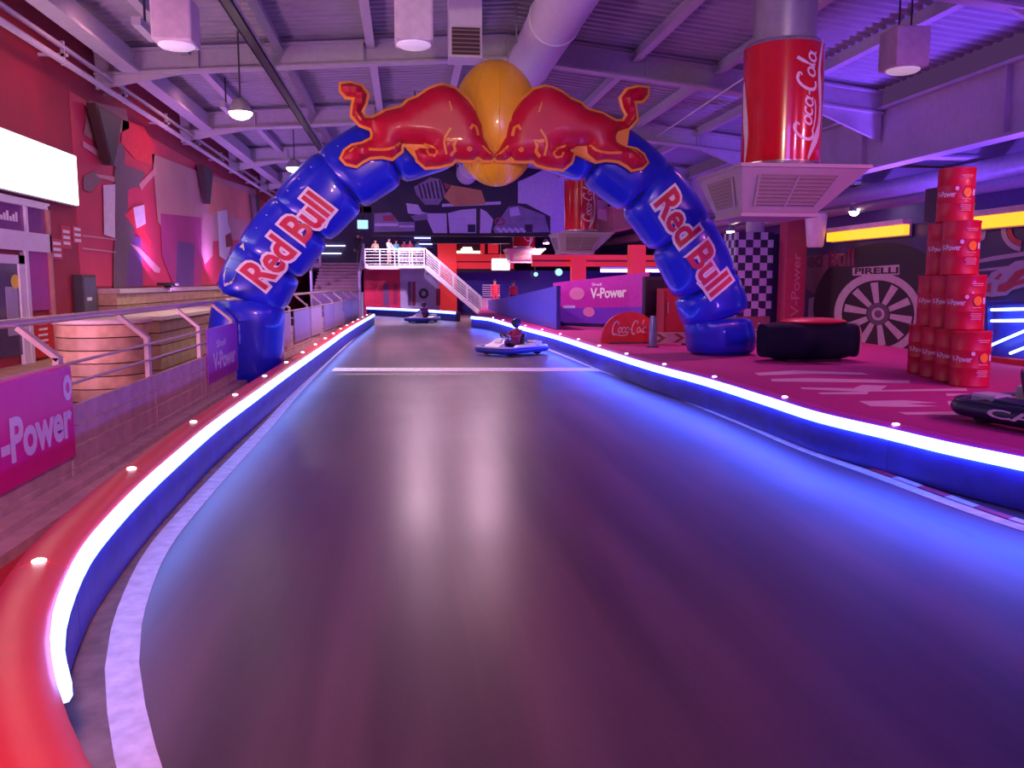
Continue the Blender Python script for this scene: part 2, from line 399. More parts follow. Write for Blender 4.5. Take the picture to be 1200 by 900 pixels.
# eave girder on the left, pair of pipes on brackets
t = thing('eave_girder', (-7.1, 30, 7.2), None, None, kind='structure')
obj('web', MB().box((-6.72, YB, 7.42), (-6.66, YF, 7.95)), BEAM, t)
obj('bottom_flange', MB().box((-6.9, YB, 7.36), (-6.48, YF, 7.42)), BEAM, t)
t = thing('wall_pipes', (-7.3, 30, 7), 'pair of pale pipes running along the top of the red wall', 'pipe')
obj('pipe', MB(True).tube([(-7.2, YB, 7.18), (-7.2, 68, 7.18)], .055, 8), BEAM, t)
obj('pipe', MB(True).tube([(-7.2, YB, 6.88), (-7.2, 68, 6.88)], .07, 8), BEAM, t)
for y in range(8, 66, 4):
    obj('bracket', MB().box((XL, y-.03, 6.98), (-7.1, y+.03, 7.04)).box((-7.24, y-.03, 6.8), (-7.16, y+.03, 7.3)), BEAM, t)
# cable trays, round duct along the ridge
for x, z in ((-3.35, 7.55),):
    t = thing('cable_tray', (x, 30, z), 'narrow pale cable tray running along under the roof left of the ridge', 'cable tray')
    obj('side_rail', MB().box((x-.13, YB, z), (x-.10, 68, z+.12)), BEAM, t); obj('side_rail', MB().box((x+.10, YB, z), (x+.13, 68, z+.12)), BEAM, t)
    obj('tray_bed', MB().box((x-.13, YB, z), (x+.13, 68, z+.015)), DKGREY, t)
    for y in range(8, 66, 3): obj('hanger', MB().box((x-.13, y, z+.1), (x-.115, y+.02, deck(x)-.02)), GREY, t)
t = thing('round_duct', (3.25, 24, 7.4), 'fat round pale air duct running along the roof behind the yellow ball', 'duct')
obj('duct_body', MB(True).tube([(3.3, YB, 7.85), (3.3, 46, 7.85)], .56, 28), LAV, t)
for y in range(3, 46, 4): obj('joint_ring', MB(True).tube([(3.3, y, 7.85), (3.3, y+.08, 7.85)], .585, 28), LAV, t)
for y in range(5, 46, 4):
    obj('hanger', MB().box((2.70, y, 7.85), (2.73, y+.03, deck(2.7)-.02)), GREY, t); obj('hanger', MB().box((3.87, y, 7.85), (3.90, y+.03, deck(3.9)-.02)), GREY, t)

# ------------------------------------------------------------------ paint on the track
def ground_strip(px, wd, z, name, m, parent, step=.3):
    c = catmull([Zp(x, y, z) for x, y in px], step); a = offset_path(c, wd/2); b = offset_path(c, -wd/2); n = len(c)
    return obj(name, MB().add(a + b, [(i, i+1, n+i+1, n+i) for i in range(n-1)]), m, parent)
ground_strip([(436,376),(425,386),(392,415),(352,455),(315,497),(262,553),(216,604),(184,645),(162,690),(148,735),(143,780),(148,830),(158,880),(172,930)], .18, .004, 'painted_line', WORN, floor)
ground_strip([(556,377),(590,390),(640,408),(700,432),(780,460),(860,492),(940,526),(1010,551),(1080,577),(1140,599),(1210,622),(1320,650)], .165, .004, 'painted_line', WORN, floor)
obj('painted_line', MB().add([Zp(392,431,.005), Zp(700,431,.005), Zp(704,435,.005), Zp(388,435,.005)], [(0,1,2,3)]), WORN, floor)
obj('painted_line', MB().add([Zp(394,437.5,.005), Zp(560,437.5,.005), Zp(560,439.5,.005), Zp(393,439.5,.005)], [(0,1,2,3)]), mat('faint_line', (.30,.27,.29), .55, var=.4, scale=9), floor)
# dusty strip along the left barrier foot
ground_strip([(330,470),(285,515),(240,560),(190,612),(150,665),(122,715),(108,760),(102,805),(112,860),(130,920)], .34, .003, 'dust_strip', mat('dust', (.26,.19,.15), .8, var=.45, scale=5), floor)

# ------------------------------------------------------------------ left barrier
LZ = .455
LPX = [(438,369.5),(410,386),(380,407),(340,435),(300,464),(250,501),(200,544),(160,581),(120,624),(95,657),(76,695),(63,735),(60,765),(68,812),(82,855),(102,900),(150,985),(235,1120)]
LP = catmull([Zp(x, y, LZ) for x, y in LPX], .2)
for p in LP: p.z = 0
def sect(path, prof, sgn=1):        # prof: (offset away from the track, height)
    rings = []
    offs = sorted({o for o, z in prof}); tab = {o: offset_path(path, o*sgn) for o in offs}
    for i in range(len(path)): rings.append([tab[o][i] + Vector((0,0,z)) for o, z in prof])
    return rings
def arclen(path):
    L_ = [0]
    for a, b in zip(path, path[1:]): L_.append(L_[-1] + (b-a).length)
    return L_
def sub_path(path, L_, a, b):
    def at(l):
        for i in range(len(L_)-1):
            if L_[i+1] >= l: return path[i].lerp(path[i+1], (l-L_[i])/max(1e-6, L_[i+1]-L_[i]))
        return path[-1].copy()
    return [at(a)] + [p for p, l in zip(path, L_) if a+.02 < l < b-.02] + [at(b)]
def barrier(path, sgn, label, cush, led_to, pitch, cw=.34, dots=True, ledm=LED, extra=None):
    """path runs from the far end to the near end; sgn tells on which side the track is not"""
    t = thing('track_barrier', path[len(path)//2], label, 'barrier')
    L_ = arclen(path); n = int(L_[-1]/pitch)
    obj('core', MB().loft(sect(path, [(.03,0),(.03,.44),(cw-.02,.44),(cw-.02,0)], sgn)), DKGREY, t)
    for k in range(n+1):
        a = k*pitch + .004; b = min((k+1)*pitch - .004, L_[-1])
        if b - a < .1: continue
        seg = sub_path(path, L_, a, b)
        obj('side_panel', MB(True).loft(sect(seg, [(-.01,.01),(-.025,.06),(-.025,.33),(-.01,.385),(.03,.385),(.03,.01)], sgn)), SIDE, t)
        obj('cushion', MB(True).loft(sect(seg, [(.002,.50),(.03,.528),(.09,.558),(.17,.565),(cw-.08,.555),(cw-.02,.52),(cw,.45),(cw-.02,.35),(.04,.45)], sgn)), cush, t)
        if dots and k > 0:
            i = min(range(len(path)), key=lambda i: abs(L_[i]-k*pitch)); q = offset_path(path, cw*.5*sgn)[i]
            obj('marker_light', MB(True).lathe([(.04,0),(.04,.008),(.025,.016),(.001,.018)], q + Vector((0,0,.565)), 12), DOT, t)
    seg = sub_path(path, L_, 0, min(led_to, L_[-1]))
    obj('led_strip', MB().loft(sect(seg, [(-.04,.405),(-.055,.43),(-.055,.49),(-.04,.525),(.0,.53),(.0,.40)], sgn)), ledm, t)
    return t
i_end = min(range(len(LP)), key=lambda i: (LP[i] - Vector((*Zp(68,805,LZ).xy, 0))).length)
barrier(LP, -1 if False else 1, 'low curved barrier left of the track with a red cushion top and blue light strip', CUSH, arclen(LP)[i_end], 2.5)
# lone LED blobs where the strip breaks up near its end
# ------------------------------------------------------------------ right barrier and carpeted deck
RPX = [(553,372.5),(575,375),(600,382),(650,395),(700,411),(760,430),(830,449),(900,471),(960,490),(1040,509),(1110,526),(1200,545),(1330,572)]
RP = catmull([Zp(x, y, LZ) for x, y in RPX], .25)
for p in RP: p.z = 0
barrier(RP, -1, 'long low barrier right of the track with a blue light strip below the carpeted deck', mat('barrier_cushion_right', (.62,.05,.42), .5, var=.1, scale=3), 99, 2.5, .22, ledm=LEDR)
edge = offset_path(RP, -.235)
DZ = .53
pl = MB().prism([Vector((p.x, p.y, .01)) for p in edge] + [Vector((XR-.02, 5.0, .01)), Vector((XR-.02, 60, .01)), Vector((edge[0].x+2, 60, .01))], (0,0,DZ-.01))
deck_o = obj('raised_floor', pl, PINKC, kind='structure')
# far barrier
FB = catmull([Zp(x, y, LZ) for x, y in [(430,361.3),(470,363),(505,365),(534,367)]], .4)
for p in FB: p.z = 0
barrier(list(FB), -1, 'straight low barrier across the far end of the track with a blue light strip', mat('barrier_cushion_far', (.25,.04,.3), .5), 99, 2.5, .3, dots=False)
# kerb of red and white blocks between line and right barrier
kp = catmull([Zp(x, y, 0) for x, y in [(1010,551),(1080,577),(1140,599),(1210,622),(1320,650)]], .1)
L_ = arclen(kp); k = 0
kt = thing('kerb', kp[len(kp)//2], 'flat kerb of red and white stripes at the foot of the right barrier', 'kerb')
while (k+1)*.42 < L_[-1]:
    seg = [p for p, l in zip(kp, L_) if k*.42 <= l <= (k+1)*.42+.1]
    if len(seg) > 1:
        wd = .165
        a = offset_path(seg, -.09); b = offset_path(seg, -wd)
        n = len(seg); obj('kerb_block', MB().loft([[a[i]+Vector((0,0,.003)), b[i]+Vector((0,0,.003)), b[i]+Vector((0,0,.022)), a[i]+Vector((0,0,.012))] for i in range(n)]), WHITE if k % 2 else mat('kerb_red', (.55,.04,.10), .5), kt)
    k += 1
# white lettering strokes on the carpet
CW = mat('carpet_white', (.75,.55,.62), .85, var=.15, scale=30)
strokes = [
 [(903,444),(945,443),(1066,446),(1066,449),(990,448),(905,447)],
 [(938,454),(1000,455),(1010,451),(1040,452),(1032,457),(1132,455),(1134,458),(1010,459),(940,456)],
 [(958,460),(1018,459),(1016,462),(962,462)],
 [(1108,461),(1160,462),(1164,464),(1110,464)],
 [(1006,470),(1060,469),(1098,472),(1062,473),(1100,476),(1060,477),(1020,476)],
 [(1110,470),(1160,468),(1205,470),(1205,473),(1168,472),(1140,474),(1180,477),(1205,475),(1205,478),(1150,479),(1112,475)],
 [(1052,483),(1190,482),(1205,482),(1205,486),(1062,486)],
 [(884,437),(930,434),(1010,437),(1018,439),(940,438),(890,440)]]
for s in strokes: obj('carpet_lettering', MB().add([Zp(x, y, DZ+.004) for x, y in s], [tuple(range(len(s)))]), CW, deck_o)

# ------------------------------------------------------------------ timber fence on the left
FX, HX, HZ = -3.52, -3.96, 1.78
ft = thing('timber_fence', (FX, 24, 0), 'long timber plank fence with slanted brackets and a handrail left of the track', 'fence')
fxx = lambda y: FX + max(0, y-22.9)*.05
PY = [3.4, 6.4, 9.3, 12.4, 15.4, 18.2, 19.85] + [22.9 + 3.1*i for i in range(8)]
for a, b in zip(PY, PY[1:]):
    if a == 18.2: continue
    for i in range(4):
        obj('plank', MB().beam((fxx(a)+.004*(i%2), a+.03, .122+i*.225), (fxx(b)+.004*(i%2), b-.03, .122+i*.225), .04, .205), FENCE, ft)
    for z in (1.13, 1.345): obj('thin_rail', MB(True).tube([(fxx(a), a, z), (fxx(b), b, z)], .018, 6), FPOST, ft)
for y in PY:
    obj('post', MB().box((fxx(y)-.09, y-.06, 0), (fxx(y)-.03, y+.06, 1.42)), FPOST, ft)
    obj('bracket', MB().beam((fxx(y)-.04, y, 1.40), (fxx(y)-.42, y, HZ-.05), .12, .05), FPOST, ft)
obj('handrail', MB(True).tube([(HX, 2.0, HZ), (HX, 18.2, HZ)], .045, 10), RAIL, ft); obj('handrail', MB(True).tube([(HX, 19.85, HZ), (HX, 22.9, HZ), (fxx(PY[-1])-.44, PY[-1], HZ)], .045, 10), RAIL, ft)
obj('foot_board', MB().box((FX+.03, 1.5, 0), (-3.12, 18.2, .10)), FENCE, ft)
obj('foot_board', MB().box((FX+.03, 1.5, .10), (-3.30, 18.2, .17)), FENCE, ft)
obj('red_floor_strip', MB().box((-3.12, -2, 0), (-2.65, 40, .006)), RED, floor)
# far fence: bright uprights seen end-on are pale boards between posts
for k, (a, b) in enumerate(zip(PY[6:], PY[7:])):
    obj('pale_board', MB().beam((fxx(a)+.05, a+.10, .85), (fxx(b)+.05, b-.9 if k % 2 else b-.15, .85), .03, .95), mat('violet_board_%d' % (k % 2), ((.34,.28,.62), (.46,.36,.58))[k % 2], .45), ft)
def fence_sign(y0, y1, z0, z1, m, label):
    t = thing('fence_sign', (FX+.04, (y0+y1)/2, z0), label, 'sign')
    obj('sign_board', MB().box((FX+.03, y0, z0), (FX+.055, y1, z1)), m, t); return t
t = fence_sign(5.6, 9.32, .385, 1.335, MAG, 'large magenta advertising board on the fence nearest the camera')
q = lambda px, py: Xp(px, py, FX+.06)
# lettering runs along the fence, away from the camera
a = q(2, 536); b = q(84, 494)
text_plane('lettering', '-Power', LETW, t, (FX+.06, q(2,520).y, .62), (0, q(84,500).y - q(2,520).y, 0), (0,0,.37), .035)
text_plane('lettering', 'V', LETW, t, (FX+.06, 6.72, .66), (0, .48, 0), (0,0,.33), .035)
text_plane('lettering', 'Shell', LETW, t, (FX+.06, 6.65, 1.06), (0, .8, 0), (0,0,.14), .02)
ey = q(79,452).y
obj('emblem', MB().add([(FX+.06, ey+.11*math.cos(2*PI*k/16)*(1+.06*(k%2)), 1.12+.13*math.sin(2*PI*k/16)*(1+.06*(k%2))) for k in range(16)], [tuple(range(16))]), LETW, t)
obj('emblem_core', MB().add([(FX+.062, ey+.05*math.cos(2*PI*k/10), 1.12+.06*math.sin(2*PI*k/10)) for k in range(10)], [tuple(range(10))]), MAG, t)
t = fence_sign(15.5, 18.2, .40, 1.36, PURP, 'small purple advertising board on the fence beside the left foot of the arch')
text_plane('lettering', 'V-Power', LETW, t, (FX+.06, 15.9, .60), (0, 2.0, 0), (0,0,.30), .03)
text_plane('lettering', 'Shell', LETW, t, (FX+.06, 16.2, 1.0), (0, .8, 0), (0,0,.12), .02)

# ------------------------------------------------------------------ left wall: shop front, lightbox, mural, ledge
WX = XL + .02
def wq(px, py, d=.0): return Xp(px, py, WX + d)
def wall_poly(name, px, m, parent, d=.0, th=.0):
    pts = [wq(x, y, d) for x, y in px]
    mb = MB().prism(pts, (-th,0,0)) if th else MB().add(pts, [tuple(range(len(pts)))])
    return obj(name, mb, m, parent)
def wall_box(name, y0, y1, z0, z1, m, parent, d0=0., d1=.06, **k):
    return obj(name, MB().box((XL+d0, y0, z0), (XL+d1, y1, z1)), m, parent, **k)
yz = lambda px, py: (wq(px, py).y, wq(px, py).z)
# lightbox
t = thing('lightbox_sign', (XL, 17, 4), 'glowing blank white lightbox sign above the shop door on the red wall', 'sign')
y1 = wq(81, 200).y
wall_box('frame', 13.0, y1+.03, 3.93, 5.10, GREY, t, 0, .16)
wall_box('face', 13.03, y1, 3.96, 5.07, GLOW, t, .16, .19)
# shop front
sy1 = wq(58, 330).y
t = thing('door_1', (XL, 17, .55), None, None, kind='structure')
wall_box('lintel', 12, sy1, 3.72, 3.86, LAV, t, 0, .12)
wall_box('mullion', sy1-.10, sy1, .55, 3.8, mat('copper_frame', (.55,.28,.22), .4, metal=.3), t, 0, .12)
ym = wq(27, 260).y
wall_box('mullion', ym-.05, ym+.05, 3.2, 3.74, LAV, t, 0, .10)
wall_box('transom', 12, sy1, 2.82, 3.20, LAV, t, 0, .12)
wall_box('pane', ym+.05, sy1-.1, 3.2, 3.72, mat('violet_pane', (.22,.06,.24), .2), t, .02, .05)
wall_box('pane', 12, ym-.05, 3.2, 3.72, mat('violet_pane', (.22,.06,.24), .2), t, .02, .05)
for i in range(9): wall_box('transom_mark', ym-1.45+i*.13, ym-1.36+i*.13, 3.38, 3.47+.05*((i*7)%3), LETW, t, .05, .056)
yd = wq(31, 350).y
wall_box('jamb', yd-.14, yd, .55, 2.82, LAV, t, 0, .12)
wall_box('panel', yd, sy1-.1, 1.60, 2.82, mat('magenta_panel', (.42,.03,.32), .4), t, .02, .05)
wall_box('poster', yd+.03, sy1-.02, .62, 1.50, RED, t, .05, .08)
for i in range(5): wall_box('poster_line', yd+.3+.05*(i%2), sy1-.42, 1.30-.12*i, 1.345-.12*i, LETW, t, .08, .085)
dd = thing('door_2', (XL, 16, .55), None, None, kind='structure')
wall_box('door_frame', 13.6, yd-.16, 2.55, 2.72, LAV, dd, .02, .10)
wall_box('door_frame', yd-.42, yd-.16, .55, 2.72, LAV, dd, .02, .10)
wall_box('pane', 13.6, yd-.42, .75, 2.55, mat('shop_glass', (.10,.08,.16), .15), dd, .02, .06)
wall_box('bill', yd-1.0, yd-.5, 1.15, 2.1, mat('grey_bill', (.38,.36,.50), .5), dd, .06, .065)
obj('sticker', MB().add([(XL+.07, wq(15,331).y+.2*math.cos(2*PI*k/16), 2.2+.14*math.sin(2*PI*k/16)) for k in range(16)], [tuple(range(16))]), mat('yellow_sticker', (.9,.7,.03), .5), dd)
obj('shop_step', MB().box((XL, 9, 0), (XL+1.0, sy1+.1, .55)), TAN, kind='structure')
obj('shop_step_nosing', MB().box((XL+1.0, 9, .47), (XL+1.04, sy1+.1, .57)), FPOST, kind='structure')
# fire call box and notices on the red pier
t = thing('control_box', (XL, wq(94,345).y, 1.4), 'grey control cabinet fixed on the red pier beside the shop', 'cabinet')
ya, yb = wq(86,340).y, wq(103,340).y
wall_box('cabinet_body', ya, yb, 1.42, 2.36, DKGREY, t, .005, .22)
wall_box('cabinet_door', ya+.06, yb-.06, 1.50, 2.30, mat('cabinet_door', (.10,.10,.16), .35), t, .22, .24)
wall_box('lock_plate', ya+.2, ya+.5, 1.75, 1.83, LAV, t, .24, .25)
for k, (px, py, w_, h_) in enumerate(((67,292,.30,.45), (78,278,.28,.52), (91,275,.28,.40))):
    c = wq(px, py); nn = thing('notice', (XL, c.y, c.z), ['white notice nearest the shop door on the red pier', 'middle white notice on the red pier', 'white notice nearest the mural on the red pier'][k], 'notice', 'notices on the red pier')
    wall_box('board', c.y-w_, c.y+w_, c.z-h_/2, c.z+h_/2, mat('notice_red', (.55,.05,.08), .5), nn, 0, .02)
    for i in range(3): wall_box('notice_line', c.y-w_*.7, c.y+w_*.7, c.z-.17+i*.13, c.z-.10+i*.13, LETW, nn, .02, .024)
# mural
mu = thing('wall_mural', (XL, 32, 2), 'large photographic mural of a racing crew in red and white on the left wall', 'mural')
MR = mat('mural_red', (.62,.04,.10), .5, var=.15, scale=.8); MBG = mat('mural_haze', (.56,.30,.27), .5, var=.15, scale=.5)
MRB = mat('mural_bright', (.78,.03,.06), .5); MDK = mat('mural_dark', (.17,.11,.13), .5); MPU = mat('mural_purple', (.17,.07,.25), .5, var=.2, scale=1)
MPK = mat('mural_pink', (.68,.32,.34), .5, var=.1); MOR = mat('mural_orange', (.72,.26,.18), .5, var=.15, scale=.6); MWH = mat('mural_white', (.78,.70,.74), .5)
obj('mural_print', MB().box((XL, wq(95,330).y, 2.08), (XL+.012, 66, 6.6)), MR, mu)
E = .016
wall_poly('print_area', [(178,180),(230,200),(300,222),(300,280),(205,285),(185,260)], MBG, mu, E)
wall_poly('print_area', [(230,205),(305,232),(305,262),(245,250)], MOR, mu, E+.003)
wall_poly('print_area', [(104,118),(148,128),(152,150),(116,168),(98,158)], mat('mural_mauve', (.42,.22,.20), .5), mu, E)
wall_poly('print_area', [(144,140),(168,148),(182,172),(180,194),(160,188),(142,168)], MRB, mu, E)
wall_poly('print_area', [(97,165),(130,185),(130,192),(97,172)], MPK, mu, E+.001)
wall_poly('print_figure', [(130,172),(134,165),(143,168),(147,180),(146,196),(140,201),(133,194)], MDK, mu, E+.006)
wall_poly('print_figure', [(134,198),(148,194),(170,202),(164,218),(150,222),(150,252),(158,270),(150,300),(148,337),(133,337),(133,300),(136,262),(135,225)], MDK, mu, E+.004)
wall_poly('print_figure', [(163,216),(182,196),(184,202),(168,220),(166,224)], MPK, mu, E+.005)
wall_poly('print_figure', [(112,204),(134,207),(134,213),(116,208)], MPK, mu, E+.005)
wall_poly('print_figure', [(98,206),(112,200),(120,210),(106,226),(98,222)], mat('mural_mauve'.replace('mauve','mauve_dark'), (.26,.14,.15), .5), mu, E+.004)
wall_poly('print_figure', [(121,217),(135,216),(135,279),(122,275)], MWH, mu, E+.005)
wall_poly('print_figure', [(146,252),(156,243),(168,240),(171,248),(170,270),(178,284),(176,288),(162,276),(154,262)], MRB, mu, E+.006)
wall_poly('print_figure', [(156,243),(169,240),(171,262),(160,268)], MWH, mu, E+.008)
wall_poly('print_figure', [(152,285),(163,290),(188,315),(187,320),(181,319),(164,298)], MPK, mu, E+.007)
wall_poly('print_area', [(137,272),(165,278),(168,336),(134,337)], MPU, mu, E+.002)
wall_poly('print_area', [(188,250),(236,255),(236,337),(205,338),(190,300)], mat('mural_magenta', (.46,.05,.22), .5, var=.2, scale=.8), mu, E+.002)
wall_poly('print_area', [(208,282),(228,286),(227,337),(206,337)], MPU, mu, E+.004)
wall_poly('print_figure', [(238,250),(250,252),(249,300),(240,310),(236,298)], MPK, mu, E+.005)
wall_poly('print_figure', [(255,248),(266,246),(267,262),(272,275),(270,292),(265,305),(257,300)], MWH, mu, E+.005)
wall_poly('print_figure', [(264,276),(271,272),(273,288),(265,290)], mat('mural_wine', (.3,.01,.04), .5), mu, E+.008)
for y0_ in (275, 290): wall_poly('print_stripe', [(97,y0_),(136,y0_+5),(136,y0_+6.5),(97,y0_+2)], MPK, mu, E+.0075)
# hanging wall speakers below the pipes
for k, px in enumerate((117, 234, 293)):
    y = wq(px, 190).y; z1 = 6.5
    t = thing('wall_speaker', (XL, y, z1-1.4), ['dark wedge speaker hung high on the wall nearest the lightbox', 'dark wedge speaker hung high in the middle of the mural wall', 'dark wedge speaker hung high on the wall closest to the arch'][k], 'speaker', 'speakers on the left wall')
    wdt = (1.0, .9, .8)[k]
    prof = [(XL+.1, -wdt, z1), (XL+.1, wdt, z1), (XL+.1, .12, z1-1.35), (XL+.1, -.12, z1-1.35)]
    obj('speaker_body', MB().prism([(p[0], y+p[1], p[2]) for p in prof], (.22,0,0)), mat('speaker_wine', (.05,.015,.02), .5), t)
    obj('speaker_grille', MB().prism([(XL+.32, y+p[1]*.85, p[2]-.08 if p[2] == z1 else p[2]+.1) for p in prof], (.02,0,0)), DKGREY, t)
    obj('wall_arm', MB().box((XL, y-.05, z1-.3), (XL+.12, y+.05, z1-.2)), GREY, t)
# ledge of tan boards under the mural
t = thing('timber_ledge', (XL+.4, 40, 0), 'tan boarded ledge with a pale top running under the mural', 'ledge')
yl = wq(104, 345).y
obj('ledge_top', MB().box((XL+.06, yl, 1.91), (XL+.75, 44.5, 2.02)), mat('ledge_pale', (.55,.42,.40), .5), t)
for i in range(6): obj('board', MB().box((XL+.06, yl+.02, .02+i*.32), (XL+.66+.01*(i%2), 44.5, .02+i*.32+.30)), TAN if i % 2 else TAN2, t)
# round boarded counter behind the fence
c = Vector((-5.7, 17.0, 0))
t = thing('round_counter', c, 'round tan counter clad in horizontal boards behind the plank fence', 'counter')
for i in range(6): obj('board', MB(True).lathe([(.80,.02+i*.235),(.80,.235+i*.235)], c, 32), TAN if i % 2 else TAN2, t)
obj('counter_top', MB(True).lathe([(.86,1.43),(.88,1.45),(.88,1.49),(.86,1.51)], c, 32), FPOST, t)
t = thing('boarded_counter', (-5.6, 22, 0), 'long low brown boarded counter between the round counter and the arch', 'counter')
for i in range(5): obj('board', MB().box((-6.2, 19.3, .02+i*.27), (-5.3, 27, .02+i*.27+.25)), TAN2, t)
obj('counter_top', MB().box((-6.3, 19.2, 1.37), (-5.2, 27.1, 1.45)), FPOST, t)

# ================================================================== INFLATABLE ARCH
AY = 19.02
def ap(px, py, y=AY): return Yp(px, py, y)
arch = thing('inflatable_arch', (ap(575, 400).x, AY, 0), 'big blue inflatable arch over the track with two red bulls and a yellow ball', 'arch')
apx = [(289,440),(289,395),(294,352),(315,308),(350,262),(395,216),(448,181),(512,158),(582,152),(652,160),(712,186),(764,230),(803,287),(831,348),(843,390),(843,440)]
Apts = [ap(x, y) for x, y in apx]
Apts[0].z = 0.02; Apts[-1].z = DZ + .01
AC = catmull(Apts, .05); AL = arclen(AC)
# joints between the puffed chambers, as fractions of the way along
jx = [2.0, 3.05, 4.1, 5.1, 6.1, 7.2, 8.8, 9.8, 10.8, 11.8, 12.8, 13.6]
ctl = []
for p in Apts: ctl.append(AL[min(range(len(AC)), key=lambda i: (AC[i]-p).length)])
def ctl_at(u): i = int(u); f = u - i; return ctl[i]*(1-f) + (ctl[min(i+1, len(ctl)-1)])*f
JN = [0] + [ctl_at(u) for u in jx] + [AL[-1]]
def at_len(l):
    l = max(0, min(AL[-1], l))
    for i in range(len(AL)-1):
        if AL[i+1] >= l:
            f = (l-AL[i])/max(1e-6, AL[i+1]-AL[i]); return AC[i].lerp(AC[i+1], f), (AC[min(i+3, len(AC)-1)]-AC[max(i-2, 0)]).normalized()
    return AC[-1], (AC[-1]-AC[-2]).normalized()
ARCHV, ARCHF = [], []
for k in range(len(JN)-1):
    a, b = JN[k], JN[k+1]; n = 13; rings = []
    for i in range(n+1):
        t_ = i/n; p, d = at_len(a + (b-a)*t_)
        if k == 0 or k == len(JN)-2: d = Vector((0,0,1 if k == 0 else -1)) if abs(d.z) > .9 else d
        nn = Vector((d.z, 0, -d.x))                       # in the arch plane
        e = abs(2*t_-1)
        pin = .13*e**4 + .10*max(0, e-.85)/.15
        foot = k in (0, len(JN)-2)
        rw0 = .77 if not foot else .78; rd0 = .64
        m = 28; ring = []
        for q in range(m):
            th = 2*PI*q/m; cc, ss = math.cos(th), math.sin(th); ex = 2/2.7
            puff = 1 - pin*(1 if (foot or k in (1, len(JN)-3)) and (t_ < .5) == (k < 5) else .30 + .70*max(0, min(1, (cc+.15)/.5))); rw = rw0*puff; rd = rd0*puff
            ring.append(p + nn*(rw*math.copysign(abs(cc)**ex, cc)) + Vector((0,1,0))*(rd*math.copysign(abs(ss)**ex, ss)))
        rings.append(ring)
    mb = MB(True).loft(rings); ARCHF += [[len(ARCHV)+i for i in f] for f in mb.f]; ARCHV += list(mb.v)
    obj('chamber', mb, VINYL, arch)
    if 0 < k:
        p, d = at_len(a); nn = Vector((d.z,0,-d.x))
        obj('seam', MB(True).tube([p + nn*(.575*math.copysign(abs(math.cos(th))**.74, math.cos(th))) + Vector((0,1,0))*(.525*math.copysign(abs(math.sin(th))**.74, math.sin(th))) for th in [-PI*.42 + PI*.84*q/20 for q in range(21)]], .03, 6), mat('seam_vinyl', (.004,.008,.10), .4), arch)
# stitches along the outer edge
ATREE = BVHTree.FromPolygons([tuple(v) for v in ARCHV], ARCHF)
def on_arch(x, z, lift=.012, default=AY-.6):
    h = ATREE.ray_cast(Vector((x, 5, z)), Vector((0,1,0)))
    return Vector((x, (h[0].y if h[0] is not None else default) - lift, z))
# ball
bc = ap(581, 145, AY-.15)
rxb, rzb = 51*(AY-.15)/1007, 71*(AY-.15)/1007
ball = obj('ball', MB(True).ellipsoid(bc, (rxb, .78, rzb), 40, 24), YELL, arch)
for ang in (90, 60, 120, 35, 145, -90):
    th = math.radians(-ang)
    pts = [bc + Vector((math.cos(th)*rxb*1.004*math.sin(u), math.sin(th)*.78*1.004*math.sin(u), -rzb*1.004*math.cos(u))) for u in [PI*i/24 for i in range(1, 24)]]
    obj('ball_seam', MB(True).tube(pts, .006, 5), YELL, ball)

bull_px = [(85,165),(130,160),(185,175),(215,215),(205,260),(185,300),(205,335),(245,335),(310,300),(390,280),(420,250),(470,230),(520,195),(560,178),(600,170),(660,190),(720,245),(760,300),(790,370),(800,430),(830,490),(858,525),(840,545),(800,545),(770,525),(750,545),(700,545),(660,540),(640,560),(580,575),(510,580),(470,545),(455,500),(480,485),(520,490),(540,480),(510,468),(440,465),(390,462),(385,500),(340,535),(290,525),(230,530),(190,550),(160,572),(110,560),(88,535),(105,500),(140,475),(190,465),(240,440),(245,410),(235,385),(180,365),(140,320),(145,270),(155,230),(110,225),(85,195)]
K7 = 280/1200
def zb(x, y): return (380 + x*K7, 60 + y*K7)
MIRX = 579.5
BY = AY - .86
def seg_d(p, a, b):
    ax, ay = a; bx, by = b; dx, dy = bx-ax, by-ay; t_ = max(0, min(1, ((p[0]-ax)*dx+(p[1]-ay)*dy)/max(1e-9, dx*dx+dy*dy)))
    return math.hypot(p[0]-ax-t_*dx, p[1]-ay-t_*dy)
def poly_offset(P, d):
    n = len(P); out = []
    A = sum(P[i][0]*P[(i+1)%n][1]-P[(i+1)%n][0]*P[i][1] for i in range(n)); sg = 1 if A > 0 else -1
    for i in range(n):
        a, p, b = Vector(P[i-1]), Vector(P[i]), Vector(P[(i+1)%n])
        t1 = (p-a).normalized(); t2 = (b-p).normalized(); n1 = Vector((t1.y,-t1.x))*sg; n2 = Vector((t2.y,-t2.x))*sg
        m = (n1+n2); m = m.normalized() if m.length > .2 else n1
        out.append(tuple(p + m*d/max(.6, m.dot(n1))))
    return out
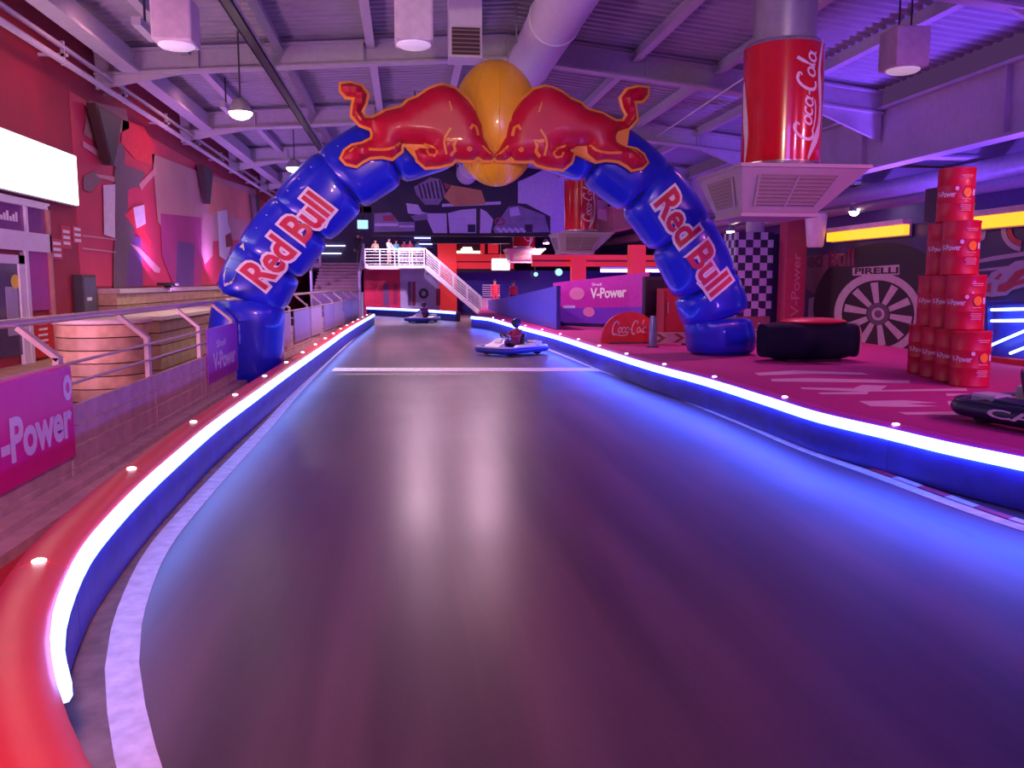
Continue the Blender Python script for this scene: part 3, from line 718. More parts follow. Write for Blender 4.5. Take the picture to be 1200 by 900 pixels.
def puffed(P, y, w_, h_, cell=.11):
    """pillow-like plate in the x-z plane, puffed to the front and the back"""
    v, f = grid_cut(P, [tuple(range(len(P)))], cell, cell); n = len(P); hs = []
    for p in v:
        d = min(seg_d(p, P[i], P[(i+1)%n]) for i in range(n)); q = min(1, d/w_)
        hs.append(h_*math.sqrt(max(0, 1-(1-q)**2)) if d > 1e-4 else 0)
    mb = MB(True); m = len(v)
    mb.add([(p[0], y-h, p[1]) for p, h in zip(v, hs)] + [(p[0], y+.06+h*.3, p[1]) for p, h in zip(v, hs)], f + [tuple(m+i for i in reversed(q)) for q in f])
    # rim
    ec = {}
    for q in f:
        for i in range(len(q)):
            e = (q[i], q[(i+1)%len(q)]); kx = tuple(sorted(e)); ec.setdefault(kx, []).append(e)
    rim = [(e[0][1], e[0][0], m+e[0][0], m+e[0][1]) for e in ec.values() if len(e) == 1]
    mb.f += [list(q) for q in rim]; mb.mi += [0]*len(rim)
    return mb
def xz(px, py): p = Yp(px, py, BY); return (p.x, p.z)
def smooth_poly(P):
    P3 = [Vector((p[0], p[1], 0)) for p in P]; c = catmull(P3 + [P3[0]], .06); return [(q.x, q.y) for q in c[:-1]]
for side in (0, 1):
    fx = (lambda p: p) if side == 0 else (lambda p: (2*MIRX - p[0], p[1] + 5*(MIRX-p[0])/180.))
    P = [xz(*fx(zb(*p))) for p in bull_px]
    bt = obj('bull', puffed(P, BY, .34, .22), BULL, arch, label='red charging bull facing right' if side == 0 else 'red charging bull facing left')
    obj('bull_outline', puffed(poly_offset(P, .055), BY+.05, .1, .03, .3), OUTL, bt)
    tr = BVHTree.FromPolygons([tuple(v) for v in puffed(P, BY, .34, .22).v], puffed(P, BY, .34, .22).f)
    def on_bull(p, lift=.012):
        h = tr.ray_cast(Vector((p[0], 5, p[1])), Vector((0,1,0))); return Vector((p[0], (h[0].y if h[0] is not None else BY) - lift, p[1]))
    for ln, wd in (([(633,395),(605,440),(600,470),(612,525)], .035), ([(612,450),(640,455),(662,450),(648,480),(655,505),(632,530)], .05), ([(730,400),(742,378),(760,388),(770,430)], .045),
               ([(790,480),(815,505),(850,530)], .035), ([(500,468),(545,485),(567,512),(552,532),(525,525),(512,500)], .035), ([(382,462),(350,490),(300,500),(225,498)], .035),
               ([(110,540),(130,510),(165,478)], .03), ([(625,262),(640,310)], .018), ([(160,310),(185,350)], .018), ([(715,497),(728,490),(738,499),(728,506),(716,500)], .03)):
        pts = [xz(*fx(zb(*p))) for p in ln]; cc = catmull([Vector((p[0], p[1], 0)) for p in pts], .08)
        v, f = ribbon([(q.x, q.y) for q in cc], wd*1.35)
        obj('bull_marking', MB().add([on_bull(p) for p in v], f), OUTL, bt)
def arch_text(o, u, v, name='lettering'):
    for off, m, lift in ((.095, LETW, .03), (.025, LETR, .045)):
        a, f = text2d('Red Bull', off, 0); a, f = grid_cut(a, f, .04, .18)
        mb = MB()
        vs_ = []
        for p in a:
            q = ap(o[0] + u[0]*p[0] + v[0]*p[1], o[1] + u[1]*p[0] + v[1]*p[1], AY-.65); vs_.append(Vector((q.x, min(on_arch(q.x+ex_, q.z+ez_, lift).y for ex_, ez_ in ((0,0),(.16,0),(-.16,0),(0,.16),(0,-.16),(.11,.11),(-.11,-.11),(.11,-.11),(-.11,.11))), q.z)))
        obj(name if m is LETR else 'lettering_outline', mb.add(vs_, f), m, arch)
arch_text((311,339), (80,-93), (-29,-22))
arch_text((766,240), (67,108), (24,-20))
# pale mesh vent on the outer flank of the left leg and the stitch loops
vm = mat('mesh_vent', (.62,.58,.50), .6, var=.2, scale=20)
pv = [(262,336),(260,322),(268,300),(284,284),(286,292),(280,312),(272,332)]
vs_ = [on_arch(ap(x, y, AY-.6).x, ap(x, y, AY-.6).z, .015, AY-.3) for x, y in pv]
obj('mesh_vent', MB().add(vs_, [tuple(range(len(vs_)))]), vm, arch)
for a, b in (((262,325),(276,330)), ((263,314),(280,318)), ((268,302),(283,306)), ((276,290),(268,332)), ((284,287),(276,330))):
    pa, pb = [on_arch(ap(x, y, AY-.6).x, ap(x, y, AY-.6).z, .02, AY-.32) for x, y in (a, b)]
    obj('vent_cord', MB().beam(pa, pb, .012, .012), DKGREY, arch)
for i in range(9):
    p, d = at_len(JN[2] + .1 + i*.32); nn = Vector((d.z,0,-d.x)); nn = nn if nn.x < 0 else -nn
    obj('stitch', MB().beam(p + nn*.70 + Vector((0,-.25,0)), p + nn*.52 + Vector((0,-.56,0)), .02, .012), LETW, arch)
for i in range(6):
    z = .75 + i*.17
    obj('stitch', MB().beam((Apts[-1].x+.66, AY-.55, z), (Apts[-1].x+.78, AY-.36, z), .02, .012), LETW, arch)

# ================================================================== DRINK CAN COLUMN WITH AIR HOOD
hx0 = Yp(870,195,14.3).x; hx1 = Yp(1020,197,14.3).x; hz1 = Yp(940,196,14.3).z; hw = hx1 - hx0
hy0, hy1 = 14.3, 14.3 + hw*.95; hz0 = Yp(930,250,14.3+.45).z
cx, cy = (hx0+hx1)/2, (hy0+hy1)/2
t = thing('air_hood', (cx, cy, hz0), 'square flared air hood with grilles hanging under the giant drink can', 'air vent')
I = .46
lo = [(hx0+I*.45,hy0+I,hz0),(hx1-I*1.6,hy0+I,hz0),(hx1-I*1.6,hy1-I,hz0),(hx0+I*.45,hy1-I,hz0)]
hi = [(hx0,hy0,hz1),(hx1,hy0,hz1),(hx1,hy1,hz1),(hx0,hy1,hz1)]
obj('hood_body', MB().loft([[Vector(p) for p in lo], [Vector(p) for p in hi]]), HOOD, t)
obj('hood_rim', MB().box((hx0-.03,hy0-.03,hz1), (hx1+.03,hy1+.03,hz1+.06)), HOOD, t)
obj('hood_lip', MB().box((lo[0][0]-.03,lo[0][1]-.03,hz0-.06), (lo[1][0]+.03,lo[2][1]+.03,hz0)), HOOD, t)
def grille(A, B, C, D, n):     # A,B bottom edge, D,C top edge
    A, B, C, D = map(Vector, (A, B, C, D)); nr = (B-A).cross(D-A).normalized()
    if (nr.dot(Vector((-cx,-cy,0)))) < 0: nr = -nr
    g = obj('grille', MB().prism([p + nr*.01 for p in (A,B,C,D)], nr*.012), GRILLE, t)
    for i in range(8):
        f = (i+.5)/8; obj('slat', MB().beam(A.lerp(D,f)+nr*.035, B.lerp(C,f)+nr*.035, .012, .02, up=nr), mat('grille_slat', (.42,.30,.28), .5), g)
    for f in ([0, .5, 1] if n == 2 else [0, 1]): obj('grille_frame', MB().beam(A.lerp(B,f)+nr*.03, D.lerp(C,f)+nr*.03, .04, .03, up=nr), HOOD, g)
def on_face(P, u, v): a, b, c, d = map(Vector, P); return (a.lerp(b,u)).lerp(d.lerp(c,u), v)
FF = (lo[0], lo[1], hi[1], hi[0])
grille(on_face(FF,.14,.18), on_face(FF,.86,.18), on_face(FF,.80,.84), on_face(FF,.14,.84), 2)
FL = (lo[3], lo[0], hi[0], hi[3])
grille(on_face(FL,.2,.18), on_face(FL,.8,.18), on_face(FL,.8,.84), on_face(FL,.2,.84), 1)
cr = 46.0*cy/1000/1.0
cz0 = hz1 + .07; cz1 = Yp(920,53,cy).z
t = thing('drink_can', (cx, cy, cz0), 'giant red drink can with white script wrapped round the ceiling column', 'can')
obj('can_wall', MB(True).lathe([(cr,cz0+.12),(cr,cz1-.08)], (cx,cy,0), 56), CANRED, t)
obj('can_rim', MB(True).lathe([(cr*.93,cz0),(cr*.97,cz0+.03),(cr*1.0,cz0+.10),(cr*1.0,cz0+.125)], (cx,cy,0), 56), CANSIL, t, label='silver bottom rim')
obj('can_rim', MB(True).lathe([(cr,cz1-.08),(cr*.99,cz1-.04),(cr*.93,cz1)], (cx,cy,0), 56), CANSIL, t, label='silver top rim')
ph0 = math.atan2(-cy, -cx)
def cyl(phi, z, r): return Vector((cx + r*math.cos(phi), cy + r*math.sin(phi), z))
sv, sf = script2d(); sv, sf = grid_cut(sv, sf, .2, .06)
HT = (cz1-cz0)
vs_ = []
for u, v in sv:        # the script runs up the can
    z = cz0 + HT*(.17 + .72*u); phi = ph0 + math.radians(34) - (v-.5)*.62 + (u-.5)*.10
    vs_.append(cyl(phi, z, cr+.008))
obj('lettering', MB().add(vs_, sf), mat('can_white', (.85,.72,.76), .3), t)
def can_ribbon(pts, wd):
    cc = catmull([Vector((a, b, 0)) for a, b in pts], .08); wl_ = [wd*math.sin(PI*(.12+.8*i/(len(cc)-1))) for i in range(len(cc))]
    v, f = ribbon([(q.x, q.y) for q in cc], wl_)
    obj('wave_band', MB().add([cyl(ph0+a, cz0+HT*b, cr+.006) for a, b in v], f), mat('can_white', (.85,.72,.76), .3), t)
can_ribbon([(-1.25,.70),(-1.12,.45),(-1.0,.25),(-1.05,.06)], .22)
can_ribbon([(1.15,.99),(1.02,.75),(1.15,.5),(1.1,.3),(.86,.16),(.72,.06)], .14)
t = thing('round_column', (cx, cy, cz1), 'round grey duct column rising from the giant can to the roof', 'column')
obj('column_body', MB(True).lathe([(cr*.78,cz1+.005),(cr*.78,deck(cx)-.05)], (cx,cy,0), 40), mat('column_grey', (.42,.38,.46), .35, metal=.4), t)
obj('column_collar', MB(True).lathe([(cr*.82,cz1+.9),(cr*.82,cz1+.98)], (cx,cy,0), 40), GREY, t)

# ================================================================== DRUMS
dr0 = Zp(1135, 452, DZ); dirv = Vector((.24, 1, 0)).normalized(); DR, DH = .295, .885
def make_drum():
    r = thing('oil_drum', (0,0,0), 'x', 'drum', 'red drums stacked in a pyramid')
    prof = [(DR*.96,0),(DR,.012),(DR,.03),(DR*.975,.045),(DR*.975,.28),(DR*1.0,.295),(DR*1.0,.31),(DR*.975,.325),(DR*.975,.56),(DR*1.0,.575),(DR*1.0,.59),(DR*.975,.605),(DR*.975,.84),(DR,.855),(DR,.875),(DR*.96,DH)]
    obj('drum_body', MB(True).lathe(prof, (0,0,0), 28), DRUM, r)
    obj('drum_lid', MB(True).lathe([(DR*.93,DH-.02),(DR*.93,DH-.012)], (0,0,0), 28), mat('drum_lid', (.5,.02,.04), .35), r)
    obj('bung', MB(True).lathe([(.035,DH-.012),(.035,DH+.0)], (.16,.08,0), 10), GREY, r)
    f0 = math.atan2(-dr0.y, -dr0.x)
    def cm(phi, z, e=.010): return Vector(((DR+e)*math.cos(phi), (DR+e)*math.sin(phi), z))
    def ring_text(s, pc, wdt, z, h, m, off):
        v, f = text2d(s, off); v, f = grid_cut(v, f, .1, .6); obj('lettering', MB().add([cm(f0+pc+(p[0]-.5)*wdt, z+p[1]*h) for p in v], f), m, r)
    ring_text('V-Power', -.45, 1.05, .40, .09, LETW, .02)
    em = obj('emblem', MB().add([cm(f0+.70+.24*math.cos(2*PI*k/20), .47+.075*math.sin(2*PI*k/20)) for k in range(20)], [tuple(range(20))]), mat('emblem_amber', (.95,.34,.03), .4, emit=None), r)
    obj('emblem', MB().add([cm(f0+.13+.10*math.cos(2*PI*k/12), .535+.035*math.sin(2*PI*k/12)) for k in range(12)], [tuple(range(12))]), LETW, r)
    for i, (z, w_) in enumerate(((.74,.34),(.71,.28),(.26,.30),(.23,.34),(.20,.26),(.17,.30),(.355,.26))):
        obj('print_line', MB().add([cm(f0+.66+w_*(q/4-1), z+dz) for dz in (0, .013) for q in range(9)], [(q, q+1, 9+q+1, 9+q) for q in range(8)]), mat('print_pale', (.85,.42,.40), .5), r)
    obj('print_line', MB().add([cm(f0+1.12+.1*(q/2-1), z) for z in (.42,.52) for q in range(5)], [(q, q+1, 5+q+1, 5+q) for q in range(4)]), LETW, r)
    return r
drum0 = make_drum(); first = True
pos_words = {4: ['nearest drum of the bottom row of four', 'second drum from the front in the bottom row of four', 'third drum from the front in the bottom row of four', 'farthest drum of the bottom row of four'],
             3: ['nearest drum of the second row of three', 'middle drum of the second row of three', 'farthest drum of the second row of three'],
             2: ['front drum of the pair below the top drum', 'rear drum of the pair below the top drum'], 1: ['single drum at the very top of the pyramid']}
for lev in range(4):
    n = 4 - lev
    for i in range(n):
        p = dr0 + dirv*(.66*(i + lev*.5)); p.z = DZ + .004 + lev*(DH+.003)
        lb = 'red printed oil drum, ' + pos_words[n][i]
        if first: drum0.location = p; drum0['label'] = lb; first = False
        else: dup(drum0, p, random.uniform(-.06,.06), lb)

# ================================================================== RIGHT PARTITION WITH RACING PRINT
MX = 12.5
MXF = MX - .03
def mq(px, py, d=0.): return Xp(px, py, MXF - d)
ya, yb = mq(935, 300).y, 14.0
pt = thing('racing_partition', (MX, (ya+yb)/2, DZ), 'dark partition wall printed with a giant racing tyre behind the red drums', 'partition')
obj('partition_panel', MB().box((MX-.02, yb, DZ), (MX+.15, ya, 3.62)), mat('print_navy', (.035,.03,.14), .4, var=.2, scale=1), pt)
def mpoly(name, px, m, d, parent=pt): return obj(name, MB().add([mq(x, y, d) for x, y in px], [tuple(range(len(px)))]), m, parent)
def mring(px, py, rx, ry, a0, a1, wd, m, d, name='print_shape'):
    v, f = ribbon(arc(px, py, rx, ry, a0, a1, 40), wd); return obj(name, MB().add([mq(x, y, d) for x, y in v], f), m, pt)
PGR = mat('print_grey', (.46,.40,.46), .45); PBK = mat('print_black', (.010,.009,.016), .45); PLV = mat('print_lavender', (.42,.36,.62), .45); PRD = mat('print_red', (.42,.03,.10), .45)
mpoly('print_area', [(944,300),(1000,296),(1040,292),(1060,300),(1000,330),(965,352),(944,338)], mat('print_mauve', (.26,.10,.16), .45), .004)
mpoly('print_shape', [(948,350),(962,345),(958,398),(945,398)], PGR, .005)
# tyre
cpx, cpy = 1029, 368
obj('print_tyre', MB().add([mq(x, y, .006) for x, y in arc(cpx+8, cpy-6, 84, 78, 0, 360, 48)[:-1] if True], [tuple(range(48))]), PBK, pt)
mring(cpx, cpy, 47, 44, 0, 360, 9, PGR, .010, 'print_rim')
mring(cpx, cpy, 42, 39, 0, 360, 1.2, PBK, .012, 'print_rim')
for k in range(10):
    a = 2*PI*k/10 + .2; c_, s_ = math.cos(a), math.sin(a)
    mpoly('print_spoke', [(cpx+14*c_-3*s_, cpy+13*s_+3*c_), (cpx+40*c_-4.5*s_, cpy+37*s_+4.5*c_), (cpx+40*c_+4.5*s_, cpy+37*s_-4.5*c_), (cpx+14*c_+3*s_, cpy+13*s_-3*c_)], PGR, .009)
obj('print_hub', MB().add([mq(x, y, .013) for x, y in arc(cpx, cpy, 13, 13, 0, 360, 24)[:-1]], [tuple(range(24))]), mat('print_hub', (.10,.08,.11), .4), pt)
mring(cpx, cpy, 6, 6, 0, 360, 3, PGR, .015, 'print_hub')
def mtext(s, px0, py0, px1, py1, h, m, d, off=.02, name='lettering'):
    o = mq(px0, py0, d); e = mq(px1, py1, d); tp = mq(px0, py0-h, d)
    u = e - o; u.z = 0
    return text_plane(name, s, m, pt, o, (0, u.y, 0), (0, 0, tp.z-o.z), off)
mpoly('print_plate', [(999,314),(1054,310),(1054,322),(999,323)], PGR, .012)
mtext('PIRELLI', 1002, 321, 1052, 320, 6.5, PBK, .016, .03)
mtext('ed Bull', 946, 313, 1000, 309, 17, mat('print_wine', (.16,.02,.07), .45), .008, .03)
# car flank to the right: pale sweeps and outlined hoof shapes
mpoly('print_shape', [(1128,268),(1156,270),(1154,280),(1140,288),(1128,291)], PLV, .005)
mpoly('print_shape', [(1128,308),(1165,300),(1205,294),(1205,299),(1160,306),(1128,312)], PLV, .005)
mpoly('print_shape', [(1127,319),(1160,314),(1205,309),(1205,313),(1162,317)], PLV, .005)
mring(1200, 270, 24, 22, 100, 260, 6, PLV, .006); mring(1200, 270, 17, 15, 100, 260, 6, PRD, .007)
mpoly('print_shape', [(1149,340),(1151,330),(1158,325),(1162,319),(1178,314),(1190,306),(1205,304),(1205,335),(1186,340),(1180,346),(1162,348),(1151,346)], PLV, .008)
for P_ in ([(1156,342),(1157,332),(1162,331),(1161,343)], [(1165,327),(1172,320),(1175,321),(1170,328)], [(1168,342),(1170,334),(1180,330),(1190,318),(1205,312),(1205,318),(1192,329),(1205,325),(1205,331),(1190,335),(1178,342)]): mpoly('print_shape', P_, PRD, .011)
mpoly('print_area', [(1140,352),(1205,352),(1205,432),(1140,425)], mat('print_blue', (.04,.06,.62), .4), .004)
# amber light troughs on top of the partition
def trough(px0, px1, pyb0, pyb1, label):
    a = mq(px0, pyb0); b = mq(px1, pyb1); z = (a.z+b.z)/2
    t = thing('light_trough', (MX-.15, (a.y+b.y)/2, z), label, 'light', 'amber light troughs on the partition')
    y0_, y1_ = sorted((a.y, b.y))
    obj('amber_tube', MB().box((MX-.28, y0_, z), (MX-.13, y1_, z+.24)), AMBER, t)
    obj('trough_cover', MB().box((MX-.32, y0_, z+.25), (MX-.08, y1_, z+.38)), mat('trough_cover', (.75,.62,.66), .4), t)
    obj('back_plate', MB().box((MX-.13, y0_, z-.03), (MX-.06, y1_, z+.25)), GREY, t)
trough(978, 1070, 284, 274, 'amber lit trough above the printed tyre left of the drums')
trough(1148, 1260, 268, 259, 'amber lit trough right of the drum stack')
# neon frame in front of the partition near the right edge
t = thing('neon_frame', (MX-.3, mq(1185,400).y, DZ), 'blue framed niche with white neon bars right of the drums', 'neon light')
NEON = mat('neon_white', (.8,.9,1), .4, emit=(.35,.55,1), estr=5)
def npt(px, py): return Xp(px, py, MX-.22)
for a, b in (((1162,363),(1240,361)), ((1162,376),(1240,375)), ((1158,406),(1240,371)), ((1184,414),(1240,392))):
    obj('neon_bar', MB(True).tube([npt(*a), npt(*b)], .03, 8), NEON, t)
obj('frame_post', MB().beam(npt(1159,356), npt(1159,412), .08, .12, up=(1,0,0)), BLUE, t)
obj('frame_beam', MB().beam(npt(1159,356), npt(1240,353), .10, .08), BLUE, t)
obj('frame_sill', MB().beam(npt(1155,424), npt(1240,433), .3, .25), RED, t)

# ------------------------------------------------------------------ black lounge seat
sp = Zp(958, 425, DZ); sx, sy = sp.x, sp.y + .5
t = thing('lounge_seat', (sx, sy, DZ), 'black bulging lounge seat with a red top between the arch and the drums', 'seat')
rings = []
LS = 1.0
for i in range(19):
    u = -1 + 2*i/18; k = (1-abs(u)**3.5)**.5 if abs(u) < 1 else 0
    k = max(k, .55)
    ring = []
    for q in range(24):
        th = 2*PI*q/24; ex = .62
        ring.append(Vector((sx + u*LS, sy + .55*k*math.copysign(abs(math.cos(th))**ex, math.cos(th)), DZ + .43 + .40*(.72+.28*k)*math.copysign(abs(math.sin(th))**ex, math.sin(th)))))
    rings.append(ring)
obj('seat_body', MB(True).loft(rings), mat('seat_black', (.008,.010,.03), .75, spec=.2), t)
obj('seat_top', MB(True).ellipsoid((sx+.12, sy, DZ+.83), (.72, .46, .09), 28, 8), RED, t)
rings = [[r_ + Vector((.02+.03*j,0,0)) for r_ in rings[-1]] for j in range(2)]
obj('end_cap', MB(True).loft([[Vector((p.x, sy+(p.y-sy)*f, DZ+.43+(p.z-DZ-.43)*f)) for p in rg] for rg, f in zip([rings[0], rings[1], [q + Vector((.05,0,0)) for q in rings[1]]], (1.04, 1.0, .8))]), mat('seat_cap', (.55,.30,.28), .5), t)
obj('seat_foot', MB().box((sx-.6, sy-.35, DZ), (sx+.6, sy+.35, DZ+.06)), BLACK, t)

# ------------------------------------------------------------------ checkered column and red text column
def checker_mat():
    m = mat('checker_print', (1,1,1), .45, var=0); nt = m.node_tree; N = nt.nodes; L = nt.links
    ck = N.new('ShaderNodeTexChecker'); ck.inputs['Scale'].default_value = 1/.235
    ck.inputs['Color1'].default_value = (.5,.48,.75,1); ck.inputs['Color2'].default_value = (.012,.012,.07,1)
    tc = N.new('ShaderNodeTexCoord'); mp = N.new('ShaderNodeMapping'); mp.inputs['Location'].default_value = (.05,.117,.0); L.new(tc.outputs['Object'], mp.inputs['Vector']); L.new(mp.outputs[0], ck.inputs['Vector'])
    L.new(ck.outputs['Color'], N['Principled BSDF'].inputs['Base Color']); return m
CHK = checker_mat()
cyy = 25.5
a = Yp(862,300,cyy); b = Yp(906,300,cyy); ztop = Yp(880,272,cyy).z
t = thing('checkered_column', ((a.x+b.x)/2, cyy, DZ), 'square column in blue and white checks behind the right foot of the arch', 'column')
obj('column_shaft', MB().box((a.x, cyy, DZ+.6), (b.x, cyy+1.0, ztop)), CHK, t)
obj('column_plinth', MB().box((a.x+.02, cyy+.02, DZ), (b.x-.02, cyy+.98, DZ+.6)), mat('plinth_mauve', (.30,.10,.16), .5), t)
obj('column_side', MB().box((b.x+.005, cyy+.05, DZ+.0), (b.x+.40, cyy+.95, ztop-.05)), mat('side_navy', (.02,.02,.10), .5), t)
obj('column_stem', MB(True).tube([((a.x+b.x)/2+.2, cyy+.5, ztop), ((a.x+b.x)/2+.2, cyy+.5, 6.5)], .28, 16), BEAM, t)
ryy = 24.6
a = Yp(922,300,ryy); b = Yp(945,300,ryy); zt = Yp(930,250,ryy).z
t = thing('red_column', ((a.x+b.x)/2, ryy, DZ), 'slim dark red column with white lettering beside the checkered column', 'column')
obj('column_shaft', MB().box((a.x, ryy, DZ), (b.x, ryy+.55, zt)), mat('column_red', (.36,.03,.09), .45), t)
text_plane('lettering', 'V-Power', mat('faint_white', (.50,.16,.26), .5), t, ((a.x+b.x)/2+.13, ryy-.01, DZ+.62), (0,0,1.9), (-.26,0,0), .01)
obj('emblem', MB().add([((a.x+b.x)/2+.13*math.cos(2*PI*k/14), ryy-.01, DZ+.30+.13*math.sin(2*PI*k/14)) for k in range(14)], [tuple(range(14))]), mat('faint_white', (.50,.16,.26), .5), t)
c = Yp(955, 290, 23.5); c2 = Yp(955, 252, 23.5)
t = thing('spotlight_can', c, 'white tapered canister hanging beside the dark red column', 'lamp')
obj('canister', MB(True).lathe([(.20,c.z),(.23,c.z+.04),(.31,c2.z),(.28,c2.z+.03)], (c.x,c.y,0), 24), mat('canister', (.74,.70,.76), .3), t)
obj('stem', MB(True).tube([(c.x,c.y,c2.z+.03),(c.x,c.y,deck(c.x)-.01)], .03, 8), GREY, t)
# dark box speaker beside the amber trough
c = Vector((MX+.12, 19.0, 3.63))
t = thing('box_speaker', c, 'dark box speaker standing on the partition between the top drum and an amber trough', 'speaker')
obj('cabinet', MB().box((c.x-.14, c.y, c.z), (c.x+.40, c.y+.6, c.z+.78)), mat('box_wine', (.05,.02,.06), .5), t)
obj('cone', MB(True).lathe([(.18,-.012),(.18,.0),(.10,.02)], (c.x+.12, c.y-.01, c.z+.36), 20, axis='y'), DKGREY, t)

# ------------------------------------------------------------------ chevron boards, dark post, red box and oval sign right of the far track
def chevron_board(px0, px1, pyb, pyt, y, label):
    a = Yp(px0, pyb, y); b = Yp(px1, pyb, y); zt_ = Yp(px0, pyt, y).z
    t = thing('chevron_board', ((a.x+b.x)/2, y, DZ), label, 'barrier', 'chevron boards on the deck')
    obj('board', MB().box((a.x, y, DZ+.05), (b.x, y+.08, zt_)), mat('board_cream', (.50,.36,.34), .5), t)
    n = max(1, int((b.x-a.x)/.42)); w_ = (b.x-a.x)/n; h_ = zt_-DZ-.05; z0 = DZ+.05
    for i in range(n):
        x = a.x + i*w_ + w_*.2
        obj('chevron', MB().prism([(x,y-.006,z0+h_*.9),(x+w_*.25,y-.006,z0+h_*.9),(x+w_*.62,y-.006,z0+h_*.5),(x+w_*.25,y-.006,z0+h_*.1),(x,y-.006,z0+h_*.1),(x+w_*.37,y-.006,z0+h_*.5)], (0,.005,0)), mat('chevron_wine', (.22,.04,.07), .5), t)
    for x in (a.x+.08, b.x-.08): obj('foot', MB().box((x-.04, y-.1, DZ), (x+.04, y+.2, DZ+.05)), DKGREY, t)
chevron_board(762, 806, 415, 390, 21.8, 'cream board with dark chevrons left of the right arch foot')
chevron_board(876, 908, 414, 386, 21.0, 'cream board with dark chevrons right of the right arch foot')
t = thing('red_cabinet', Yp(790, 415, 23.2), 'tall red cabinet partly hidden behind the right leg of the arch', 'cabinet')
a = Yp(777,400,23.2); b = Yp(806,400,23.2); zt_ = Yp(790,338,23.2).z
obj('cabinet_body', MB().box((a.x, 23.2, DZ), (b.x, 23.9, zt_)), mat('cabinet_red', (.42,.02,.04), .4), t)
obj('cabinet_door', MB().box((a.x+.05, 23.17, DZ+.1), (b.x-.05, 23.2, zt_-.08)), mat('cabinet_red_b', (.36,.015,.03), .4), t)
obj('handle', MB().box((a.x+.09, 23.13, DZ+.8), (a.x+.12, 23.17, DZ+1.1)), GREY, t)
t = thing('screen_totem', Yp(766, 410, 24.2), 'dark screen totem between the oval sign and the red cabinet', 'totem')
a = Yp(755,400,24.2); b = Yp(779,400,24.2); zt_ = Yp(766,324,24.2).z
obj('totem_body', MB().box((a.x, 24.2, DZ), (b.x, 24.5, zt_)), BLACK, t)
obj('totem_screen', MB().box((a.x+.06, 24.185, DZ+.7), (b.x-.06, 24.2, zt_-.1)), mat('screen_dark', (.03,.02,.04), .2), t)
obj('totem_foot', MB().box((a.x-.1, 24.0, DZ), (b.x+.1, 24.7, DZ+.05)), DKGREY, t)
t = thing('metal_bollard', Yp(765, 412, 21.2), 'shiny metal bollard on the deck edge in front of the dark totem', 'bollard')
c = Yp(765, 405, 21.2)
obj('bollard_tube', MB(True).lathe([(.10,DZ),(.10,DZ+.6),(.085,DZ+.78),(.085,DZ+.80)], (c.x,21.2,0), 16), mat('bollard', (.30,.28,.40), .25, metal=.7), t)
obj('bollard_base', MB(True).lathe([(.16,DZ),(.16,DZ+.03)], (c.x,21.2,0), 16), DKGREY, t)
# oval drink sign standing at the deck edge
c = Yp(738, 407, 22.6); t = thing('oval_sign', (c.x, 22.6, DZ), 'red rounded sign with white script standing at the deck edge', 'sign')
P_ = [(c.x + .80*math.cos(a_), 22.6, DZ + .86*math.sin(a_)**.85 if math.sin(a_) > 0 else DZ) for a_ in [PI*i/24 for i in range(25)]]
obj('sign_board', MB().prism(P_, (0,.10,0)), mat('sign_red_flat', (.66,.02,.03), .4), t)
sv, sf = script2d()
obj('lettering', MB().add([(c.x-.55+1.02*u, 22.59, DZ+.24+.40*v) for u, v in sv], sf), mat('script_pink', (.85,.45,.50), .5), t)
obj('sign_foot', MB().box((c.x-.6, 22.5, DZ-.0), (c.x+.6, 22.8, DZ+.03)), DKGREY, t)
# banner wall
A = Zp(648, 381, DZ); B = Zp(760, 386, DZ)
t = thing('banner_wall', ((A.x+B.x)/2, (A.y+B.y)/2, DZ), 'magenta and violet printed banner wall beside the far bend of the track', 'banner')
dx = (B-A).normalized(); nrm = Vector((dx.y, -dx.x, 0)); ln = (B-A).length; zt_ = DZ + 1.62
def bw(u, z, d=0.): return A + dx*(u*ln) + nrm*d + Vector((0,0,z))
def bpoly(name, uz, m, d): return obj(name, MB().prism([bw(u, z, d) for u, z in uz], -nrm*.01), m, t)
obj('banner_back', MB().prism([bw(0,0), bw(1,0), bw(1,2.0), bw(0,1.62)], -nrm*.12), NAVY, t)
bpoly('banner_print', [(0,.62),(1,.78),(1,2.0),(0,1.62)], mat('banner_magenta', (.45,.02,.36), .4), .012)
bpoly('banner_print', [(0,.10),(1,.16),(1,.80),(0,.64)], mat('banner_violet', (.16,.03,.50), .4), .014)
for u, z, r_ in ((.27,1.22,.24), (.40,.55,.18)):
    bpoly('emblem', [(u+r_*.55*math.cos(2*PI*k/16)/1.6, z+r_*math.sin(2*PI*k/16)) for k in range(16)], mat('banner_pink', (.62,.18,.44), .4), .026)
text_plane('lettering', 'V-Power', LETW, t, bw(.42,1.05,.03), dx*(.36*ln) + Vector((0,0,.08)), (0,0,.36), .03)
text_plane('lettering', 'Shell', LETW, t, bw(.43,1.52,.03), dx*(.10*ln), (0,0,.10), .01)
bpoly('banner_mark', [(.12,.66),(.25,.68),(.25,.78),(.12,.76)], mat('banner_pale', (.45,.35,.75), .4), .028)
